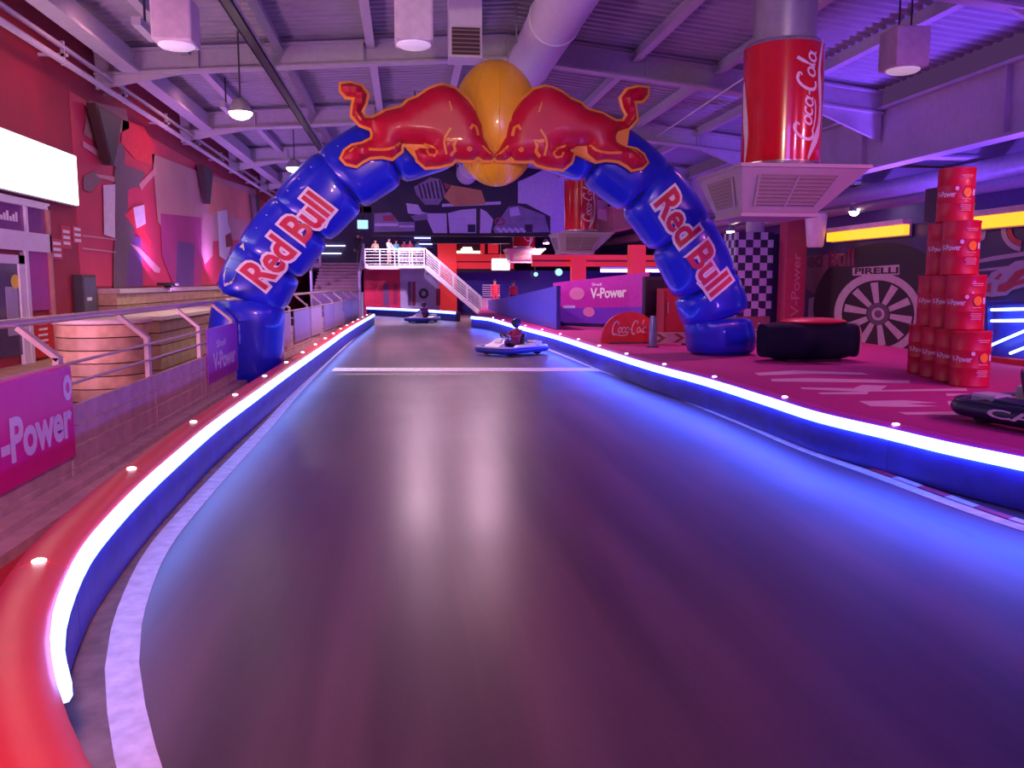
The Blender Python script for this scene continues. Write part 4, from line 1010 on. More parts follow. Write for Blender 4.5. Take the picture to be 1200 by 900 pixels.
# blue wall left of it
p0 = Zp(652, 386, DZ+.02); p1 = Zp(597, 372, DZ+.02); p2 = Zp(572, 362, DZ+.02)
t = thing('blue_ramp_wall', p1, 'plain blue low wall sweeping along the far bend of the track', 'wall')
def zat(px, py, P_): d = ray(px, py); return (CP + d*(P_.y/d.y)).z
obj('wall_panel', MB().prism([p0, p1, Vector((p1.x, p1.y, zat(597,348,p1))), Vector((p0.x, p0.y, zat(652,335,p0)))], (.15,.05,0)), mat('ramp_blue', (.07,.06,.42), .5), t)
obj('wall_panel', MB().prism([p1, p2, Vector((p2.x, p2.y, zat(572,352,p2))), Vector((p1.x, p1.y, zat(597,348,p1)))], (.15,.05,0)), mat('ramp_blue', (.07,.06,.42), .5), t)

# ================================================================== FAR CANS ALONG THE HALL
def find(n): return bpy.data.objects[n]
for k, (yy, wrd) in enumerate(((36.0, 'second giant red drink can along the hall, half hidden behind the arch'), (53.5, 'farthest small red drink can column at the end of the hall'))):
    for nm, lab in (('drink_can', wrd), ('air_hood', ('air hood under the second giant can behind the arch', 'air hood under the farthest can column')[k]), ('round_column', ('grey duct column above the second giant can', 'grey duct column above the farthest can')[k])):
        o = find(nm); dup(o, o.location + Vector((.5, yy-cy, 0)), None, lab)

# ================================================================== FAR END: mezzanine, stairs, kiosk, hanging print
WMET = mat('white_rail', (.74,.68,.76), .4); STAIR = mat('stair_tan', (.52,.36,.30), .55, var=.12, scale=4)
MZ = 3.25
obj('mezzanine_floor', MB().box((XL, 50.3, MZ-.25), (-2.35, 58, MZ)).box((XL, 57, MZ-.25), (1.3, YF, MZ)), mat('mezz_edge', (.62,.50,.62), .5), kind='structure')
def rail(t, a, b, n, bars=5, h=1.05, posts=True):
    a = Vector(a); b = Vector(b)
    obj('top_rail', MB(True).tube([a+Vector((0,0,h)), b+Vector((0,0,h))], .04, 6), WMET, t)
    for k in range(bars): obj('bar', MB(True).tube([a+Vector((0,0,h*(k+.5)/(bars+.3))), b+Vector((0,0,h*(k+.5)/(bars+.3)))], .02, 5), WMET, t)
    if posts:
        for i in range(n+1): p = a.lerp(b, i/n); obj('post', MB().box((p.x-.03,p.y-.03,p.z), (p.x+.03,p.y+.03,p.z+h)), WMET, t)
t = thing('mezzanine_railing', (-.6, 57.1, MZ), 'white barred railing along the far mezzanine edge', 'railing')
rail(t, (-2.6, 57.1, MZ), (1.25, 57.1, MZ), 4)
t = thing('landing_railing', (-5, 50.5, MZ), 'white barred railing at the head of the tan stairs', 'railing')
rail(t, (XL+.05, 51.4, MZ), (-4.9, 51.4, MZ), 3)
# tan stairs on the left
t = thing('tan_stairs', (-3.6, 47, 0), 'wide tan stairs rising left of the far track end', 'stairs')
for i in range(9):
    z = 1.62 + (i+1)*(MZ-1.62)/9.0 - .0; y = 45.2 + i*.56
    obj('tread', MB().box((-4.75, y-.03, z-.05), (-2.42, y+.6, z)), STAIR, t); obj('riser', MB().box((-4.72, y, z-.20), (-2.45, y+.04, z-.05)), mat('riser_tan', (.38,.25,.21), .6), t)
obj('stair_base', MB().box((-4.75, 45.25, 0), (-2.42, 50.25, 1.6)), mat('stair_side', (.42,.30,.46), .5), t)
for i in range(8): z = 1.6 + i*.19; obj('stair_core', MB().box((-4.7, 45.9+i*.56-.1, 1.6), (-2.47, 50.2, z+.14)), STAIR, t)
for x in (-2.36, -4.82):
    obj('stair_post', MB(True).tube([(x, 45.3, 0.02), (x, 45.3, 2.75)], .07, 8), WMET, t); obj('stair_post', MB(True).tube([(x, 50.1, 3.0), (x, 50.1, 4.35)], .07, 8), WMET, t)
    obj('stair_rail', MB(True).tube([(x, 45.3, 2.72), (x, 50.1, 4.3)], .05, 8), WMET, t)
# wall under the mezzanine with its panels
fy = 58.2
wu = thing('wall_under_mezzanine', (0, fy, 0), None, None, kind='structure')
obj('wall_panel', MB().box((-2.75, fy, 0), (-.35, fy+.2, MZ-.26)), mat('far_red', (.60,.02,.10), .5), wu)
obj('wall_panel', MB().box((-.35, fy, 0), (2.25, fy+.2, MZ-.26)), mat('far_lavender', (.42,.38,.74), .5), wu)
def fpx(px, py, d=.02): return Yp(px, py, fy-d)
def fpoly(name, pts, m, d=.02): return obj(name, MB().add([fpx(x, y, d) for x, y in pts], [tuple(range(len(pts)))]), m, wu)
for pts, m in (([(449,358),(449,335),(452,330),(455,335),(457,358)], MPU), ([(461,357),(461,332),(466,332),(466,357)], mat('far_wine', (.30,.02,.12), .5)), ([(478,358),(478,330),(482,330),(482,358)], MPU), ([(483,358),(483,330),(487,330),(487,358)], mat('far_wine', (.30,.02,.12), .5)),
               ([(511,358),(511,338),(516,338),(516,358)], mat('far_wine', (.30,.02,.12), .5))): fpoly('print_panel', pts, m)
v, f = ribbon(arc(496.5, 344, 4.2, 4.6, 0, 360, 24), 3.2); obj('wheel_print', MB().add([fpx(x, y, .03) for x, y in v], f), NAVY, wu)
# white stairs going down to the right
t = thing('white_stairs', (3, 56.3, 0), 'white metal stairs with barred railings descending right at the track end', 'stairs')
sa = Vector((1.3, 56.2, MZ)); sb = Vector((4.9, 56.2, .15))
for i in range(15):
    p = sa.lerp(sb, (i+.5)/15); obj('tread', MB().box((p.x-.14, 55.7, p.z-.03), (p.x+.16, 56.7, p.z)), WMET, t)
for y in (55.65, 56.75): obj('stringer', MB().beam((sa.x, y, sa.z-.1), (sb.x, y, sb.z-.1), .06, .28), WMET, t)
for y in (55.65, 56.75): rail(t, (sa.x, y, sa.z), (sb.x, y, sb.z), 4, bars=6)
obj('landing', MB().box((-.4, 55.6, MZ-.2), (1.3, 56.95, MZ)), WMET, t)
rail(t, (-.4, 55.65, MZ), (1.3, 55.65, MZ), 2, bars=7)
obj('infill', MB().box((4.95, 55.62, .0), (6.1, 55.68, 1.15)), mat('infill', (.50,.36,.50), .5), t)
for i in range(6): obj('infill_bar', MB().box((4.95, 55.55, 1.25+i*.14), (6.1, 55.6, 1.30+i*.14)), WMET, t)
# red pillar, kiosk fascia, lit texts
def fbox(name, px0, px1, py1, py0, y, dep, m, parent, **k):
    a = Yp(px0, py1, y); b = Yp(px1, py0, y); return obj(name, MB().box((a.x, y, a.z), (b.x, y+dep, b.z)), m, parent, **k)
t = thing('red_kiosk', Yp(560, 350, 60), 'red fronted upper kiosk with lit white lettering at the far end', 'kiosk')
fbox('pillar', 514, 535, 366.5, 284, 59.5, .8, REDGLOW, t)
fbox('fascia', 535, 602, 315, 298, 60, .5, REDGLOW, t)
fbox('fascia_groove', 535, 602, 307.5, 306, 59.97, .03, DKRED, t)
fbox('opening', 533, 604, 298, 282, 60.6, .2, mat('kiosk_dark', (.06,.012,.02), .6), t)
for i, (x0, x1, y0, y1) in enumerate(((534,566,297,294),(540,554,294,291.5),(542,553,291.5,289.5))): fbox('lit_lettering', x0, x1, y0, y1, 60.5, .05, mat('warm_lit', (1,.9,.8), .4, emit=(1,.80,.62), estr=1.5), t)
for x0, x1 in ((563,568),(572,584)): fbox('red_panel', x0, x1, 297, 284, 60.4, .1, REDGLOW, t)
fbox('soffit', 533, 604, 319, 315, 60, .6, BLACK, t)
obj('blue_back_wall', MB().box((3.6, 61.5, 0), (XR, 61.7, 3.0)), mat('back_blue', (.03,.03,.40), .5), kind='structure')
t = thing('small_lightbox', Yp(587, 316, 55), 'small glowing white lightbox hanging left of the far red beam', 'sign')
fbox('face', 577, 597, 316, 303.5, 55, .12, GLOW, t); fbox('housing', 576, 598, 317, 302.5, 55.13, .1, GREY, t)
obj('hanger', MB().box((Yp(587,303,55).x-.02, 55.15, Yp(587,303,55).z), (Yp(587,303,55).x+.02, 55.19, deck(6)-.0)), GREY, t)
t = thing('red_beam', Yp(700, 330, 48), 'red beam on red columns across the hall behind the arch', 'beam')
fbox('beam', 624, 800, 312, 299, 48, .4, REDGLOW, t); fbox('beam_groove', 624, 800, 306.5, 305, 47.97, .03, DKRED, t)
fbox('column', 670, 687, 363, 297, 47.4, .55, REDGLOW, t); fbox('column', 738, 757, 372, 287, 40, .6, REDGLOW, t)
t = thing('tube_light', Yp(740, 318, 47), 'long white tube light under the red beam', 'light')
fbox('tube', 704, 778, 319, 315.5, 47.6, .1, mat('tube_glow', (1,.9,1), .4, emit=(1,.72,.86), estr=1.6), t); fbox('tube_housing', 704, 778, 315.3, 313, 47.55, .2, LAV, t)
for k, (px, py) in enumerate(((628,321.5), (655,319))):
    c = Yp(px, py, 48.1); t = thing('blue_spotlight', c, ('flat cyan lamp under the red beam', 'round cyan lamp left of the red column')[k], 'light', 'cyan lamps under the red beam')
    obj('lens', MB(True).lathe([(.12 if k == 0 else .2, 0), (.12 if k == 0 else .2, .06), (.05,.1)], c, 14, axis='y'), CYAN, t)
    obj('housing', MB(True).lathe([(.22,.1),(.22,.4)], c, 14, axis='y'), BLACK, t); obj('stem', MB().box((c.x-.03, c.y+.2, c.z+.15), (c.x+.03, c.y+.26, Yp(px, 311.5, 48.2).z)), BLACK, t)
# hanging print of racing machines
HY = 47.0
t = thing('hanging_print', Yp(550, 276, HY), 'wide hanging print of black and white racing machines below the roof', 'banner')
def hq(x, y, d): return Yp(420 + x/5, 180 + y/5, HY - d)
a = hq(78, 470, 0); b = hq(1228, -60, 0)
obj('print_board', MB().box((a.x, HY, a.z), (b.x, HY+.25, b.z)), mat('print_dark', (.028,.018,.05), .5), t)
obj('bottom_rail', MB().box((a.x, HY-.08, a.z-.10), (b.x, HY+.3, a.z)), BLACK, t)
def hpoly(pts, m, d=.01): return obj('print_area', MB().add([hq(x, y, d) for x, y in pts], [tuple(range(len(pts)))]), m, t)
HW = mat('print_white', (.60,.54,.76), .5); HG = mat('print_midgrey', (.26,.21,.34), .5, var=.3, scale=2); HO = mat('print_orange', (.62,.30,.12), .5)
hpoly([(280,290),(350,300),(372,340),(410,350),(520,350),(600,330),(690,322),(690,466),(440,466),(405,390),(380,362),(290,350)], HW)
hpoly([(715,322),(750,340),(790,385),(775,466),(712,466)], HW)
for pts in ([(335,410),(376,410),(376,455),(335,455)], [(640,415),(686,415),(686,460),(640,460)], [(515,345),(524,345),(535,466),(520,466)], [(975,415),(1020,415),(1020,460),(975,460)]): hpoly(pts, mat('print_dark', (.028,.018,.05), .5), .016)
hpoly([(92,350),(190,345),(235,400),(330,400),(330,455),(92,460)], HG); hpoly([(145,362),(205,362),(215,395),(145,395)], PRD, .016); hpoly([(95,408),(232,408),(232,425),(95,425)], HW, .016)
hpoly([(240,420),(328,420),(328,432),(240,432)], HW, .016); hpoly([(305,365),(400,350),(410,385),(330,395)], HG, .016)
hpoly([(545,185),(720,215),(748,296),(560,308),(500,255)], HO, .014); hpoly([(490,295),(835,280),(835,298),(490,312)], HW, .012)
hpoly([(325,195),(420,140),(480,150),(512,235),(470,300),(390,300),(340,240)], HG, .012)
for i in range(6): x = 350+i*24; hpoly([(x,185-i*6),(x+10,183-i*6),(x+30,262),(x+20,264)], mat('print_dark', (.028,.018,.05), .5), .018)
hpoly([(500,170),(545,185),(515,210)], PRD, .016)
hpoly([(880,310),(940,305),(1090,360),(1120,460),(800,466),(790,440)], HG, .012)
for i in range(5): x = 805+i*34; hpoly([(x,440),(x+14,432),(x+44,455),(x+28,466)], HW, .018)
hpoly([(885,322),(935,310),(950,360),(890,370)], HW, .016); v, f = ribbon(arc(828, 398, 26, 20, 0, 360, 20), 10); obj('print_area', MB().add([hq(x, y, .018) for x, y in v], f), PRD, t)
hpoly([(935,165),(1020,128),(1130,70),(1228,40),(1228,468),(1125,468),(1125,368),(985,295),(935,290)], HW, .012)
for x in (.15, .5, .85): xx = a.x + (b.x-a.x)*x; obj('hanger', MB().box((xx-.03, HY+.1, b.z), (xx+.03, HY+.15, deck(xx)-.02)), GREY, t)
obj('bulkhead', MB().box((Yp(505,285,50).x, 50, Yp(505,285,50).z), (Yp(598,275,50).x, 50.6, Yp(598,273,50).z)), BLACK, kind='structure')
t = thing('wall_monitor', Yp(425, 268, 50), 'bright cyan monitor high above the tan stairs', 'monitor')
fbox('screen', 419, 431, 268, 258, 50, .05, CYAN, t); fbox('casing', 418, 432, 269, 257, 50.06, .12, BLACK, t); c = Yp(425, 258, 50.1); obj('pole', MB().box((c.x-.04, 50.1, c.z), (c.x+.04, 50.16, deck(c.x)-.02)), BLACK, t)

# ================================================================== ROOF LAMPS
def highbay(px, py, D, label):
    c = Yp(px, py, D); t = thing('high_bay_lamp', c, label, 'lamp', 'boxy high bay lamps under the roof')
    obj('lamp_box', MB().box((c.x-.33, c.y-.33, c.z), (c.x+.33, c.y+.33, c.z+.72), bev=.04), mat('lamp_box', (.70,.62,.64), .45), t)
    obj('lamp_lens', MB(True).lathe([(.25,c.z-.05),(.30,c.z-.02),(.30,c.z+.0)], (c.x,c.y,0), 20), LAMPD, t)
    for s_ in (-.12, .12): obj('suspension', MB().box((c.x+s_-.012, c.y-.012, c.z+.72), (c.x+s_+.012, c.y+.012, deck(c.x)-.0)), DKGREY, t)
highbay(207, 53, 15.6, 'boxy lamp hanging top left above the lightbox'); highbay(485, 52, 15.6, 'boxy lamp hanging at the top left of the yellow ball'); highbay(1058, 82, 15.6, 'boxy lamp hanging right of the giant can')
def downlight(px, py, D, label, power, col=(1,.82,.72), r=.24, cone=105):
    c = Yp(px, py, D); t = thing('downlight', c, label, 'lamp', 'lit downlights under the roof')
    obj('reflector', MB(True).lathe([(r,c.z),(r*1.02,c.z+.03),(r*.6,c.z+.28),(r*.35,c.z+.34)], (c.x,c.y,0), 20), GREY, t)
    obj('lens', MB(True).lathe([(r*.35,c.z-.16),(r*.72,c.z-.11),(r*.92,c.z-.03),(r*.92,c.z-.004)], (c.x,c.y,0), 20), LAMP, t)
    top = deck(c.x) if c.x < 13.3 else 6.3
    obj('stem', MB().box((c.x-.02, c.y-.02, c.z+.34), (c.x+.02, c.y+.02, top)), DKGREY, t)
    spot('downlight_beam', (c.x, c.y, c.z-.20), (c.x, c.y, 0), power, col, cone, .6, .2)
downlight(282, 132, 22.4, 'brightest lit downlight above the mural near the arch', 900, r=.30)
downlight(345, 197, 36, 'smaller lit downlight above the left shoulder of the arch', 900, r=.34)
downlight(487, 175, 30, 'lit downlight over the track behind the red bulls', 1500, (1,.60,.82), cone=172); downlight(566, 175, 30, 'lit downlight over the track behind the yellow ball', 1500, (1,.60,.82), cone=172)
downlight(1030, 238, 33, 'lit downlight in the right aisle above the amber trough', 300, r=.2); downlight(1001, 248, 32, 'smaller lit downlight in the right aisle', 300, r=.2); downlight(856, 271, 40, 'tiny lit downlight beside the checkered column', 300, r=.2)
# vent box under the ridge, small floodlight
c = Yp(546, 67, 19.5); t = thing('vent_box', c, 'pale box with a dark grille hanging left of the round duct', 'air vent')
obj('box_body', MB().box((c.x-.36, c.y, c.z), (c.x+.36, c.y+.7, deck(c.x)-.03)), LAV, t); obj('dark_grille', MB().box((c.x-.31, c.y-.03, c.z+.05), (c.x+.31, c.y, c.z+.62)), mat('vent_dark', (.07,.03,.03), .6), t)
for i in range(6): obj('slat', MB().box((c.x-.31, c.y-.05, c.z+.10+i*.09), (c.x+.31, c.y-.03, c.z+.125+i*.09)), GRILLE, t)
# string cable from the roof to the can
t = thing('stay_cable', Yp(870, 100, 15), 'thin stay cable from the giant can to the arch', 'cable')
obj('cable', MB(True).tube([Yp(871, 92, cy), Yp(770, 160, AY-.2)], .012, 5), LAV, t)
# made-up housings for the added uplights and wall washers
words_l = ['slim uplight on the tan step left of the shop door', 'slim uplight on the tan step below the lightbox', 'slim uplight on the boarded ledge below the first wall speaker', 'slim uplight on the boarded ledge under the middle of the mural', 'slim uplight at the far end of the boarded ledge']
words_r = ['slim uplight behind the partition near the drums', 'slim uplight behind the partition at the printed tyre', 'slim uplight on the carpet right of the viewer', 'slim uplight on the carpet behind the banner wall', 'slim uplight on the carpet far behind the banner wall']
for P_, W_, side in ((UPL, words_l, 'left'), (UPR, words_r, 'right')):
    for (x, y, z), lb in zip(P_, W_):
        t = thing('uplight', (x, y, z-.2), lb, 'light', 'uplights on the %s' % side)
        obj('housing', MB().box((x-.22, y-.42, z-.12), (x+.22, y+.42, z-.03)), DKGREY, t)
        base = .55 if z < 1 and x < 0 else (2.02 if x < 0 else DZ)
        obj('foot', MB().box((x-.1, y-.1, base), (x+.1, y+.1, z-.12)), DKGREY, t)
for y, lb in zip((12.5, 19, 27), ('slim wall washer under the roof nearest the lightbox', 'slim wall washer under the roof above the first wall speaker', 'slim wall washer under the roof above the mural')):
    t = thing('wall_washer', (-5.3, y, 7.2), lb, 'light', 'wall washers under the roof')
    obj('housing', MB().box((-5.30, y-.62, 7.24), (-5.12, y+.62, 7.40)), BEAM, t); obj('stem', MB().box((-5.23, y-.02, 7.4), (-5.19, y+.02, deck(-5.2)-.0)), DKGREY, t)
# downlights added to brighten the mezzanine and the track end
for k, (px, py, D, lb) in enumerate(((452, 262, 55, 'lit downlight above the mezzanine visitors'), (505, 262, 53, 'lit downlight above the white stairs'), (640, 285, 52, 'lit downlight above the red beam'))):
    c = Yp(px, py, D); t = thing('downlight', c, lb, 'lamp', 'lit downlights under the roof')
    obj('reflector', MB(True).lathe([(.2,c.z),(.2,c.z+.03),(.1,c.z+.25)], (c.x,c.y,0), 16), GREY, t); obj('lens', MB(True).lathe([(.17,c.z-.03),(.17,c.z-.004)], (c.x,c.y,0), 16), LAMP, t)
    obj('stem', MB().box((c.x-.02, c.y-.02, c.z+.25), (c.x+.02, c.y+.02, deck(c.x)-.0)), DKGREY, t)
    spot('downlight_beam', (c.x, c.y-.3, c.z-.06), (c.x, c.y+.5, 0), (1700, 1100, 2000)[k], ((1,.62,.9), (.95,.68,1), (1,.5,.7))[k], 150, .4, .2)

# ================================================================== PEOPLE
def skin_body(name, J, E, R, tags, mats, parent):
    """one continuous skinned figure: J joints, E edges (a, b), R radii; tags give each joint's material slot"""
    keys = list(J); idx = {k: i for i, k in enumerate(keys)}
    me = bpy.data.meshes.new(name); me.from_pydata([J[k] for k in keys], [(idx[a], idx[b]) for a, b in E], [])
    o = bpy.data.objects.new(name, me); link(o)
    o.modifiers.new('skin', 'SKIN').use_smooth_shade = True
    ss_ = o.modifiers.new('sub', 'SUBSURF'); ss_.levels = 1; ss_.render_levels = 1
    sv_ = me.skin_vertices[0].data
    roots = {'pelvis'} | {k for k in keys if k.endswith('_root')}
    for k in keys:
        r = R[k]; sv_[idx[k]].radius = r if isinstance(r, tuple) else (r, r); sv_[idx[k]].use_root = k in roots
    dg = bpy.context.evaluated_depsgraph_get(); m2 = bpy.data.meshes.new_from_object(o.evaluated_get(dg))
    bpy.data.objects.remove(o)
    for m in mats: m2.materials.append(m)
    segs = [(Vector(J[a]), Vector(J[b]), tags[b]) for a, b in E]
    for p in m2.polygons:
        best = 1e9; bt_ = 0
        for a, b, tg in segs:
            d = b-a; f = max(0, min(1, (p.center-a).dot(d)/max(1e-9, d.length_squared))); q = (p.center-a-d*f).length
            if q < best: best = q; bt_ = tg
        p.material_index = bt_; p.use_smooth = True
    ob = bpy.data.objects.new(name, m2); link(ob); ob.parent = parent; W0[ob] = Vector((0,0,0)); return ob
def hand_fingers(J, E, R, T, side, wrist, hand):
    w_, h_ = Vector(wrist), Vector(hand); d = (h_-w_).normalized(); sd = d.cross(Vector((0,1,0)) if abs(d.y) < .7 else Vector((0,0,1))).normalized()
    for i in range(5):
        rt = f'{side}f{i}_root'
        if i < 4:
            off = sd*((i-1.5)*.021); ln = (.062,.074,.07,.054)[i]
            pts = [h_ - d*.01 + off, h_ + d*(.03) + off, h_ + d*(.03+ln*.6) + off + Vector((0,-.012,0))]
        else: pts = [w_.lerp(h_, .45) + sd*.028, w_.lerp(h_, .8) + sd*.05, h_ + d*.02 + sd*.055]
        for q, p in enumerate(pts):
            nm = rt if q == 0 else f'{side}f{i}_{q}'; J[nm] = tuple(p); R[nm] = .0095 - .001*q; T[nm] = 2
            if q: E.append((rt if q == 1 else f'{side}f{i}_{q-1}', nm))
def person(label, loc, rotz, shirt, pants, hair=HAIR, arms='down', sit=False, helmet=None, scale=1.0, group=None):
    t = thing('person', (0,0,0), label, 'person', group)
    J = {}; R = {}; T = {}; E = []
    def add(k, p, r, tg, par=None):
        J[k] = p; R[k] = r; T[k] = tg
        if par: E.append((par, k))
    if not sit:
        add('pelvis', (0,0,.95), (.15,.105), 1); add('spine', (0,0,1.12), (.135,.10), 0, 'pelvis'); add('chest', (0,.0,1.32), (.165,.115), 0, 'spine'); add('neck0', (0,.005,1.46), (.07,.06), 0, 'chest')
        ch = Vector((0,0,1.40)); hip = .95
    else:
        add('pelvis', (0,.10,.26), (.16,.12), 1); add('spine', (0,.16,.42), (.14,.11), 0, 'pelvis'); add('chest', (0,.20,.62), (.17,.12), 0, 'spine'); add('neck0', (0,.20,.76), (.07,.06), 0, 'chest')
        ch = Vector((0,.20,.70)); hip = .26
    n0 = Vector(J['neck0'])
    add('neck', tuple(n0+Vector((0,-.005,.06))), .052, 2, 'neck0'); add('head', tuple(n0+Vector((0,-.02,.15))), (.078,.092), 2, 'neck'); add('crown', tuple(n0+Vector((0,-.015,.235))), (.066,.082), 2, 'head')
    for s_, sd in ((-1,'l'), (1,'r')):
        sh = ch + Vector((s_*.175,0,.0)); add(sd+'sh', tuple(sh), .062, 0, 'chest')
        if sit: el = sh + Vector((s_*.07,-.20,-.18)); wr = Vector((s_*.15, -.24, ch.z-.14)); ha = Vector((s_*.13, -.31, ch.z-.12))
        elif arms == 'rail' : el = sh + Vector((s_*.06,-.12,-.27)); wr = Vector((s_*.16,-.34,1.08)); ha = Vector((s_*.15,-.42,1.09))
        elif arms == 'up' and s_ > 0: el = sh + Vector((s_*.10,-.12,-.20)); wr = sh + Vector((s_*.0,-.26,.02)); ha = sh + Vector((-s_*.02,-.30,.09))
        else: el = sh + Vector((s_*.055,.015,-.29)); wr = sh + Vector((s_*.07,-.03,-.55)); ha = sh + Vector((s_*.07,-.045,-.63))
        add(sd+'el', tuple(el), .045, 0, sd+'sh'); add(sd+'wr', tuple(wr), .03, 0 if not sit else 0, sd+'el'); add(sd+'ha', tuple(ha), (.04,.022), 2, sd+'wr')
        hand_fingers(J, E, R, T, sd, wr, ha)
        if sit:
            add(sd+'hip', (s_*.10,.05,.25), .09, 1, 'pelvis'); add(sd+'kn', (s_*.18,-.36,.44), .065, 1, sd+'hip'); add(sd+'an', (s_*.16,-.70,.17), .045, 1, sd+'kn'); add(sd+'to', (s_*.16,-.84,.22), .04, 3, sd+'an')
        else:
            add(sd+'hip', (s_*.095,0,.88), .092, 1, 'pelvis'); add(sd+'kn', (s_*.105,-.02,.50), .064, 1, sd+'hip'); add(sd+'an', (s_*.11,.02,.09), .045, 1, sd+'kn'); add(sd+'to', (s_*.125,-.15,.045), (.045,.035), 3, sd+'an')
    b = skin_body('body', J, E, R, T, [shirt, pants, SKIN, BLACK], t)
    hc = n0 + Vector((0,-.015,.17))
    if helmet:
        mb = MB(True).ellipsoid(hc+Vector((0,0,.02)), (.135,.16,.15), 20, 12); h_ = obj('helmet', mb, helmet, t)
        vis = MB(True); rg = []
        for k in range(11):
            a_ = math.radians(200 + 14*k); rg.append([hc + Vector((.139*math.cos(a_), .164*math.sin(a_), z)) for z in (-.02,.075)] + [hc + Vector((.12*math.cos(a_), .14*math.sin(a_), z)) for z in (.075,-.02)])
        obj('visor', vis.loft(rg), BLACK, h_)
    else:
        mb = MB(True).ellipsoid(hc+Vector((0,.022,.035)), (.092,.10,.095), 16, 10); obj('hair', mb, hair, t)
        for sx_ in (-.033,.033): obj('eye', MB(True).ellipsoid(hc+Vector((sx_,-.088,.0)), (.012,.008,.008), 8, 5), BLACK, t)
        obj('nose', MB(True).ellipsoid(hc+Vector((0,-.10,-.025)), (.013,.018,.022), 8, 6), SKIN, t); obj('mouth', MB(True).ellipsoid(hc+Vector((0,-.092,-.065)), (.024,.006,.006), 8, 5), mat('lips', (.45,.15,.13), .5), t)
        for sx_ in (-1, 1): obj('ear', MB(True).ellipsoid(hc+Vector((sx_*.088,.0,-.01)), (.012,.022,.032), 8, 6), SKIN, t)
    t.location = loc; t.rotation_euler = (0,0,rotz); t.scale = (scale,)*3
    return t
def cl(n, c): return mat('cloth_'+n, c, .75, var=.1, scale=12)
WSH = cl('white', (.80,.76,.82)); KHK = cl('khaki', (.45,.34,.28)); DRK = cl('dark', (.03,.025,.04)); TNC = cl('tan', (.5,.36,.26)); CYC = cl('cyan', (.12,.45,.60)); WIN = cl('wine', (.32,.03,.12)); DEN = cl('denim', (.08,.10,.24)); RDC = cl('red', (.60,.03,.06))
gv = 'visitors on the mezzanine'
def mez(px, y): return (Yp(px, 300, y).x, y, MZ)
person('person in dark clothes leaning at the head of the tan stairs', mez(420, 52.3), .3, DRK, DRK, arms='up', scale=1.04, group=gv)
person('person in tan top and dark trousers behind the railing', mez(440, 58.0), -.2, TNC, DRK, arms='rail', group=gv)
person('person in white shirt and khaki trousers at the railing', mez(456, 57.75), .9, WSH, KHK, arms='rail', scale=1.05, group=gv)
person('person in pale cyan top beside the white shirted visitor', mez(464.5, 58.4), .4, CYC, DEN, group=gv)
person('person in wine red top behind the landing', mez(474, 58.6), .1, WIN, DEN, group=gv)
person('person in dark red top further right on the landing', mez(481, 58.3), -.2, WIN, DRK, group=gv)
person('person in bright blue top rightmost on the landing', mez(490, 58.8), .2, cl('bright', (.08,.40,.66)), DEN, group=gv)
person('marshal in red overalls standing left behind the blue wall', (*Zp(580, 361, DZ).xy, DZ), .2, RDC, RDC, scale=1.03, group='marshals behind the blue wall')
person('marshal in red top standing right behind the blue wall', (*Zp(601.5, 364.5, DZ).xy, DZ), -.3, RDC, DRK, scale=.97, group='marshals behind the blue wall')

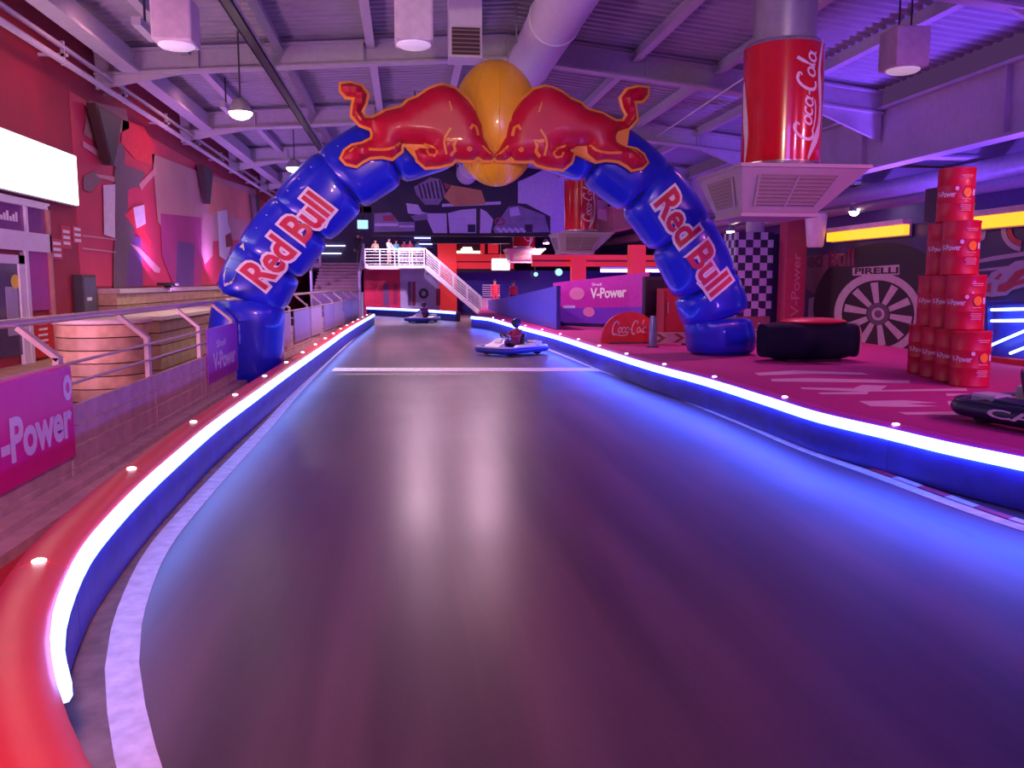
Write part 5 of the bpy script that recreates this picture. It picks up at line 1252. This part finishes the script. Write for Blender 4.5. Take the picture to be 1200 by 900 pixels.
# ================================================================== KARTS
def rrect(hx, hy, r, n=6):
    out = []
    for cx_, cy_, a0 in ((hx-r,hy-r,0),(-hx+r,hy-r,90),(-hx+r,-hy+r,180),(hx-r,-hy+r,270)):
        out += [(cx_+r*math.cos(math.radians(a0+90*i/n)), cy_+r*math.sin(math.radians(a0+90*i/n))) for i in range(n+1)]
    return out
def kart(label, loc, rotz, body, bumper, plate=None):
    t = thing('racing_kart', (0,0,0), label, 'kart', 'racing karts')
    loop = rrect(.68, .98, .32)
    bm_ = obj('bumper', MB(True).tube([(x, y, .17) for x, y in loop], .095, 10, closed=True), bumper, t)
    obj('bumper_band', MB(True).tube([(x*1.0, y*1.0, .25) for x, y in rrect(.70, 1.0, .33)], .035, 6, closed=True), body, bm_)
    obj('floor_pan', MB().box((-.38,-.80,.05), (.38,.70,.075)), DKGREY, t)
    for s_ in (-1, 1):
        obj('frame_tube', MB(True).tube([(s_*.30,-.85,.09),(s_*.36,-.2,.09),(s_*.36,.75,.09)], .018, 8), GREY, t)
        obj('side_pod', MB(True).loft([[Vector((s_*.42,y,.10)), Vector((s_*.62,y,.10)), Vector((s_*.62,y,.10+h)), Vector((s_*.44,y,.12+h))] for y, h in ((-.42,.10),(-.30,.18),(.35,.22),(.45,.14))]), body, t)
    obj('nose_cone', MB(True).loft([[Vector((-w_,y,z0)), Vector((w_,y,z0)), Vector((w_*.85,y,z1)), Vector((-w_*.85,y,z1))] for y, w_, z0, z1 in ((-.94,.30,.10,.22),(-.84,.36,.10,.30),(-.62,.34,.10,.36),(-.50,.20,.12,.48),(-.46,.18,.30,.50))]), body, t)
    obj('number_plate', MB().prism([(-.13,-.62,.37),(.13,-.62,.37),(.12,-.49,.50),(-.12,-.49,.50)], (0,-.012,.012)), WHITE, t)
    prof = [(.10,.10),(.02,.075),(-.03,.12),(.05,.20),(.18,.34),(.26,.52),(.28,.62)]
    obj('seat', MB(True).loft([[Vector((-.20,y0,z0+.06)), Vector((-.15,y0+.02,z0)), Vector((.15,y0+.02,z0)), Vector((.20,y0,z0+.06)), Vector((.17,y0+.05,z0)), Vector((-.17,y0+.05,z0))] for y0, z0 in ((-.12,.10),(.05,.09),(.20,.14),(.30,.30),(.36,.50),(.38,.60))]), BLACK, t)
    obj('steering_column', MB(True).tube([(0,-.62,.14),(0,-.34,.52)], .014, 8), GREY, t)
    ax = Vector((0,.28,.38)).normalized(); e1 = Vector((1,0,0)); e2 = ax.cross(e1)
    sw = obj('steering_wheel', MB(True).tube([Vector((0,-.33,.54)) + (e1*math.cos(a_)+e2*math.sin(a_))*.14 for a_ in [2*PI*k/20 for k in range(20)]], .016, 8, closed=True), BLACK, t)
    obj('spoke_bar', MB().beam((-.13,-.33,.54), (.13,-.33,.54), .03, .012), GREY, sw)
    obj('engine', MB().box((.20,.42,.10), (.52,.80,.40), bev=.03), mat('engine_pale', (.62,.60,.64), .4), t)
    obj('fuel_box', MB().box((-.50,.45,.10), (-.22,.80,.34), bev=.03), mat('engine_pale', (.62,.60,.64), .4), t)
    obj('rear_axle', MB(True).tube([(-.5,.58,.14),(.5,.58,.14)], .02, 8), GREY, t)
    for x, y, r, w_ in ((-.5,-.58,.13,.12),(.5,-.58,.13,.12),(-.5,.58,.14,.18),(.5,.58,.14,.18)):
        wh = obj('wheel', MB(True).lathe([(r*.55,-w_/2),(r*.92,-w_/2),(r,-w_*.36),(r,w_*.36),(r*.92,w_/2),(r*.55,w_/2)], (x,y,r), 20, axis='x'), RUBBER, t)
        obj('rim', MB(True).lathe([(r*.55,-w_*.4),(r*.3,-w_*.3),(r*.3,w_*.3),(r*.55,w_*.4)], (x,y,r), 14, axis='x'), GREY, wh)
    if plate:
        text_plane('lettering', plate, LETW, bm_, (-.78,.30,.13), (0,-.62,0), (0,0,.10), .02)
    t.location = loc; t.rotation_euler = (0,0,rotz); return t
KB = mat('kart_blue', (.03,.04,.40), .3); KR = mat('kart_red', (.50,.02,.10), .3); KW = mat('kart_white', (.72,.68,.76), .35)
k1 = Zp(600, 415, .0); kart('blue racing kart with pale nose turning right of the start line', (k1.x, k1.y, .005), math.radians(-52), KW, KB)
person('kart driver in dark red suit and dark helmet right of the start line', (k1.x, k1.y, .0), math.radians(-52), cl('suit', (.40,.03,.12)), cl('suit_dark', (.10,.02,.08)), sit=True, helmet=mat('helmet_blue', (.03,.03,.18), .2), group='kart drivers')
k2 = Zp(495.5, 377.5, .0); kart('blue and white racing kart far away near the track end', (k2.x, k2.y, .005), math.radians(-25), KW, KB)
person('kart driver in purple suit far away near the track end', (k2.x, k2.y, .0), math.radians(-25), cl('suit_purple', (.22,.04,.24)), cl('suit_dark', (.10,.02,.08)), sit=True, helmet=mat('helmet_purple', (.16,.03,.22), .25), group='kart drivers')
k3 = Zp(1216, 507, DZ); kart('parked dark blue kart cut off by the right edge on the carpet', (k3.x+.45, k3.y+.2, DZ+.005), math.radians(12), NAVY, NAVY, 'CARO'[:2])
# slatted blue back wall of the mezzanine with light bars
t = thing('wall_mezzanine', (-2, 64, MZ), None, None, kind='structure')
obj('wall_panel', MB().box((XL, 64, MZ), (2.4, 64.2, 7.2)), mat('mezz_back', (.10,.08,.22), .6), t)
for i in range(9): obj('slat', MB().box((-.4, 63.93, MZ+.35+i*.26), (2.3, 64, MZ+.50+i*.26)), mat('mezz_slat', (.10,.12,.55), .5), t)
for x0, x1, z in ((-6.6,-4.3,4.75), (-6.6,-4.6,4.2), (.7,2.0,5.35), (.9,2.0,4.9)): obj('light_bar', MB().box((x0, 63.85, z), (x1, 63.92, z+.07)), mat('bar_glow', (.8,.9,1), .4, emit=(.7,.8,1), estr=2.5), t)
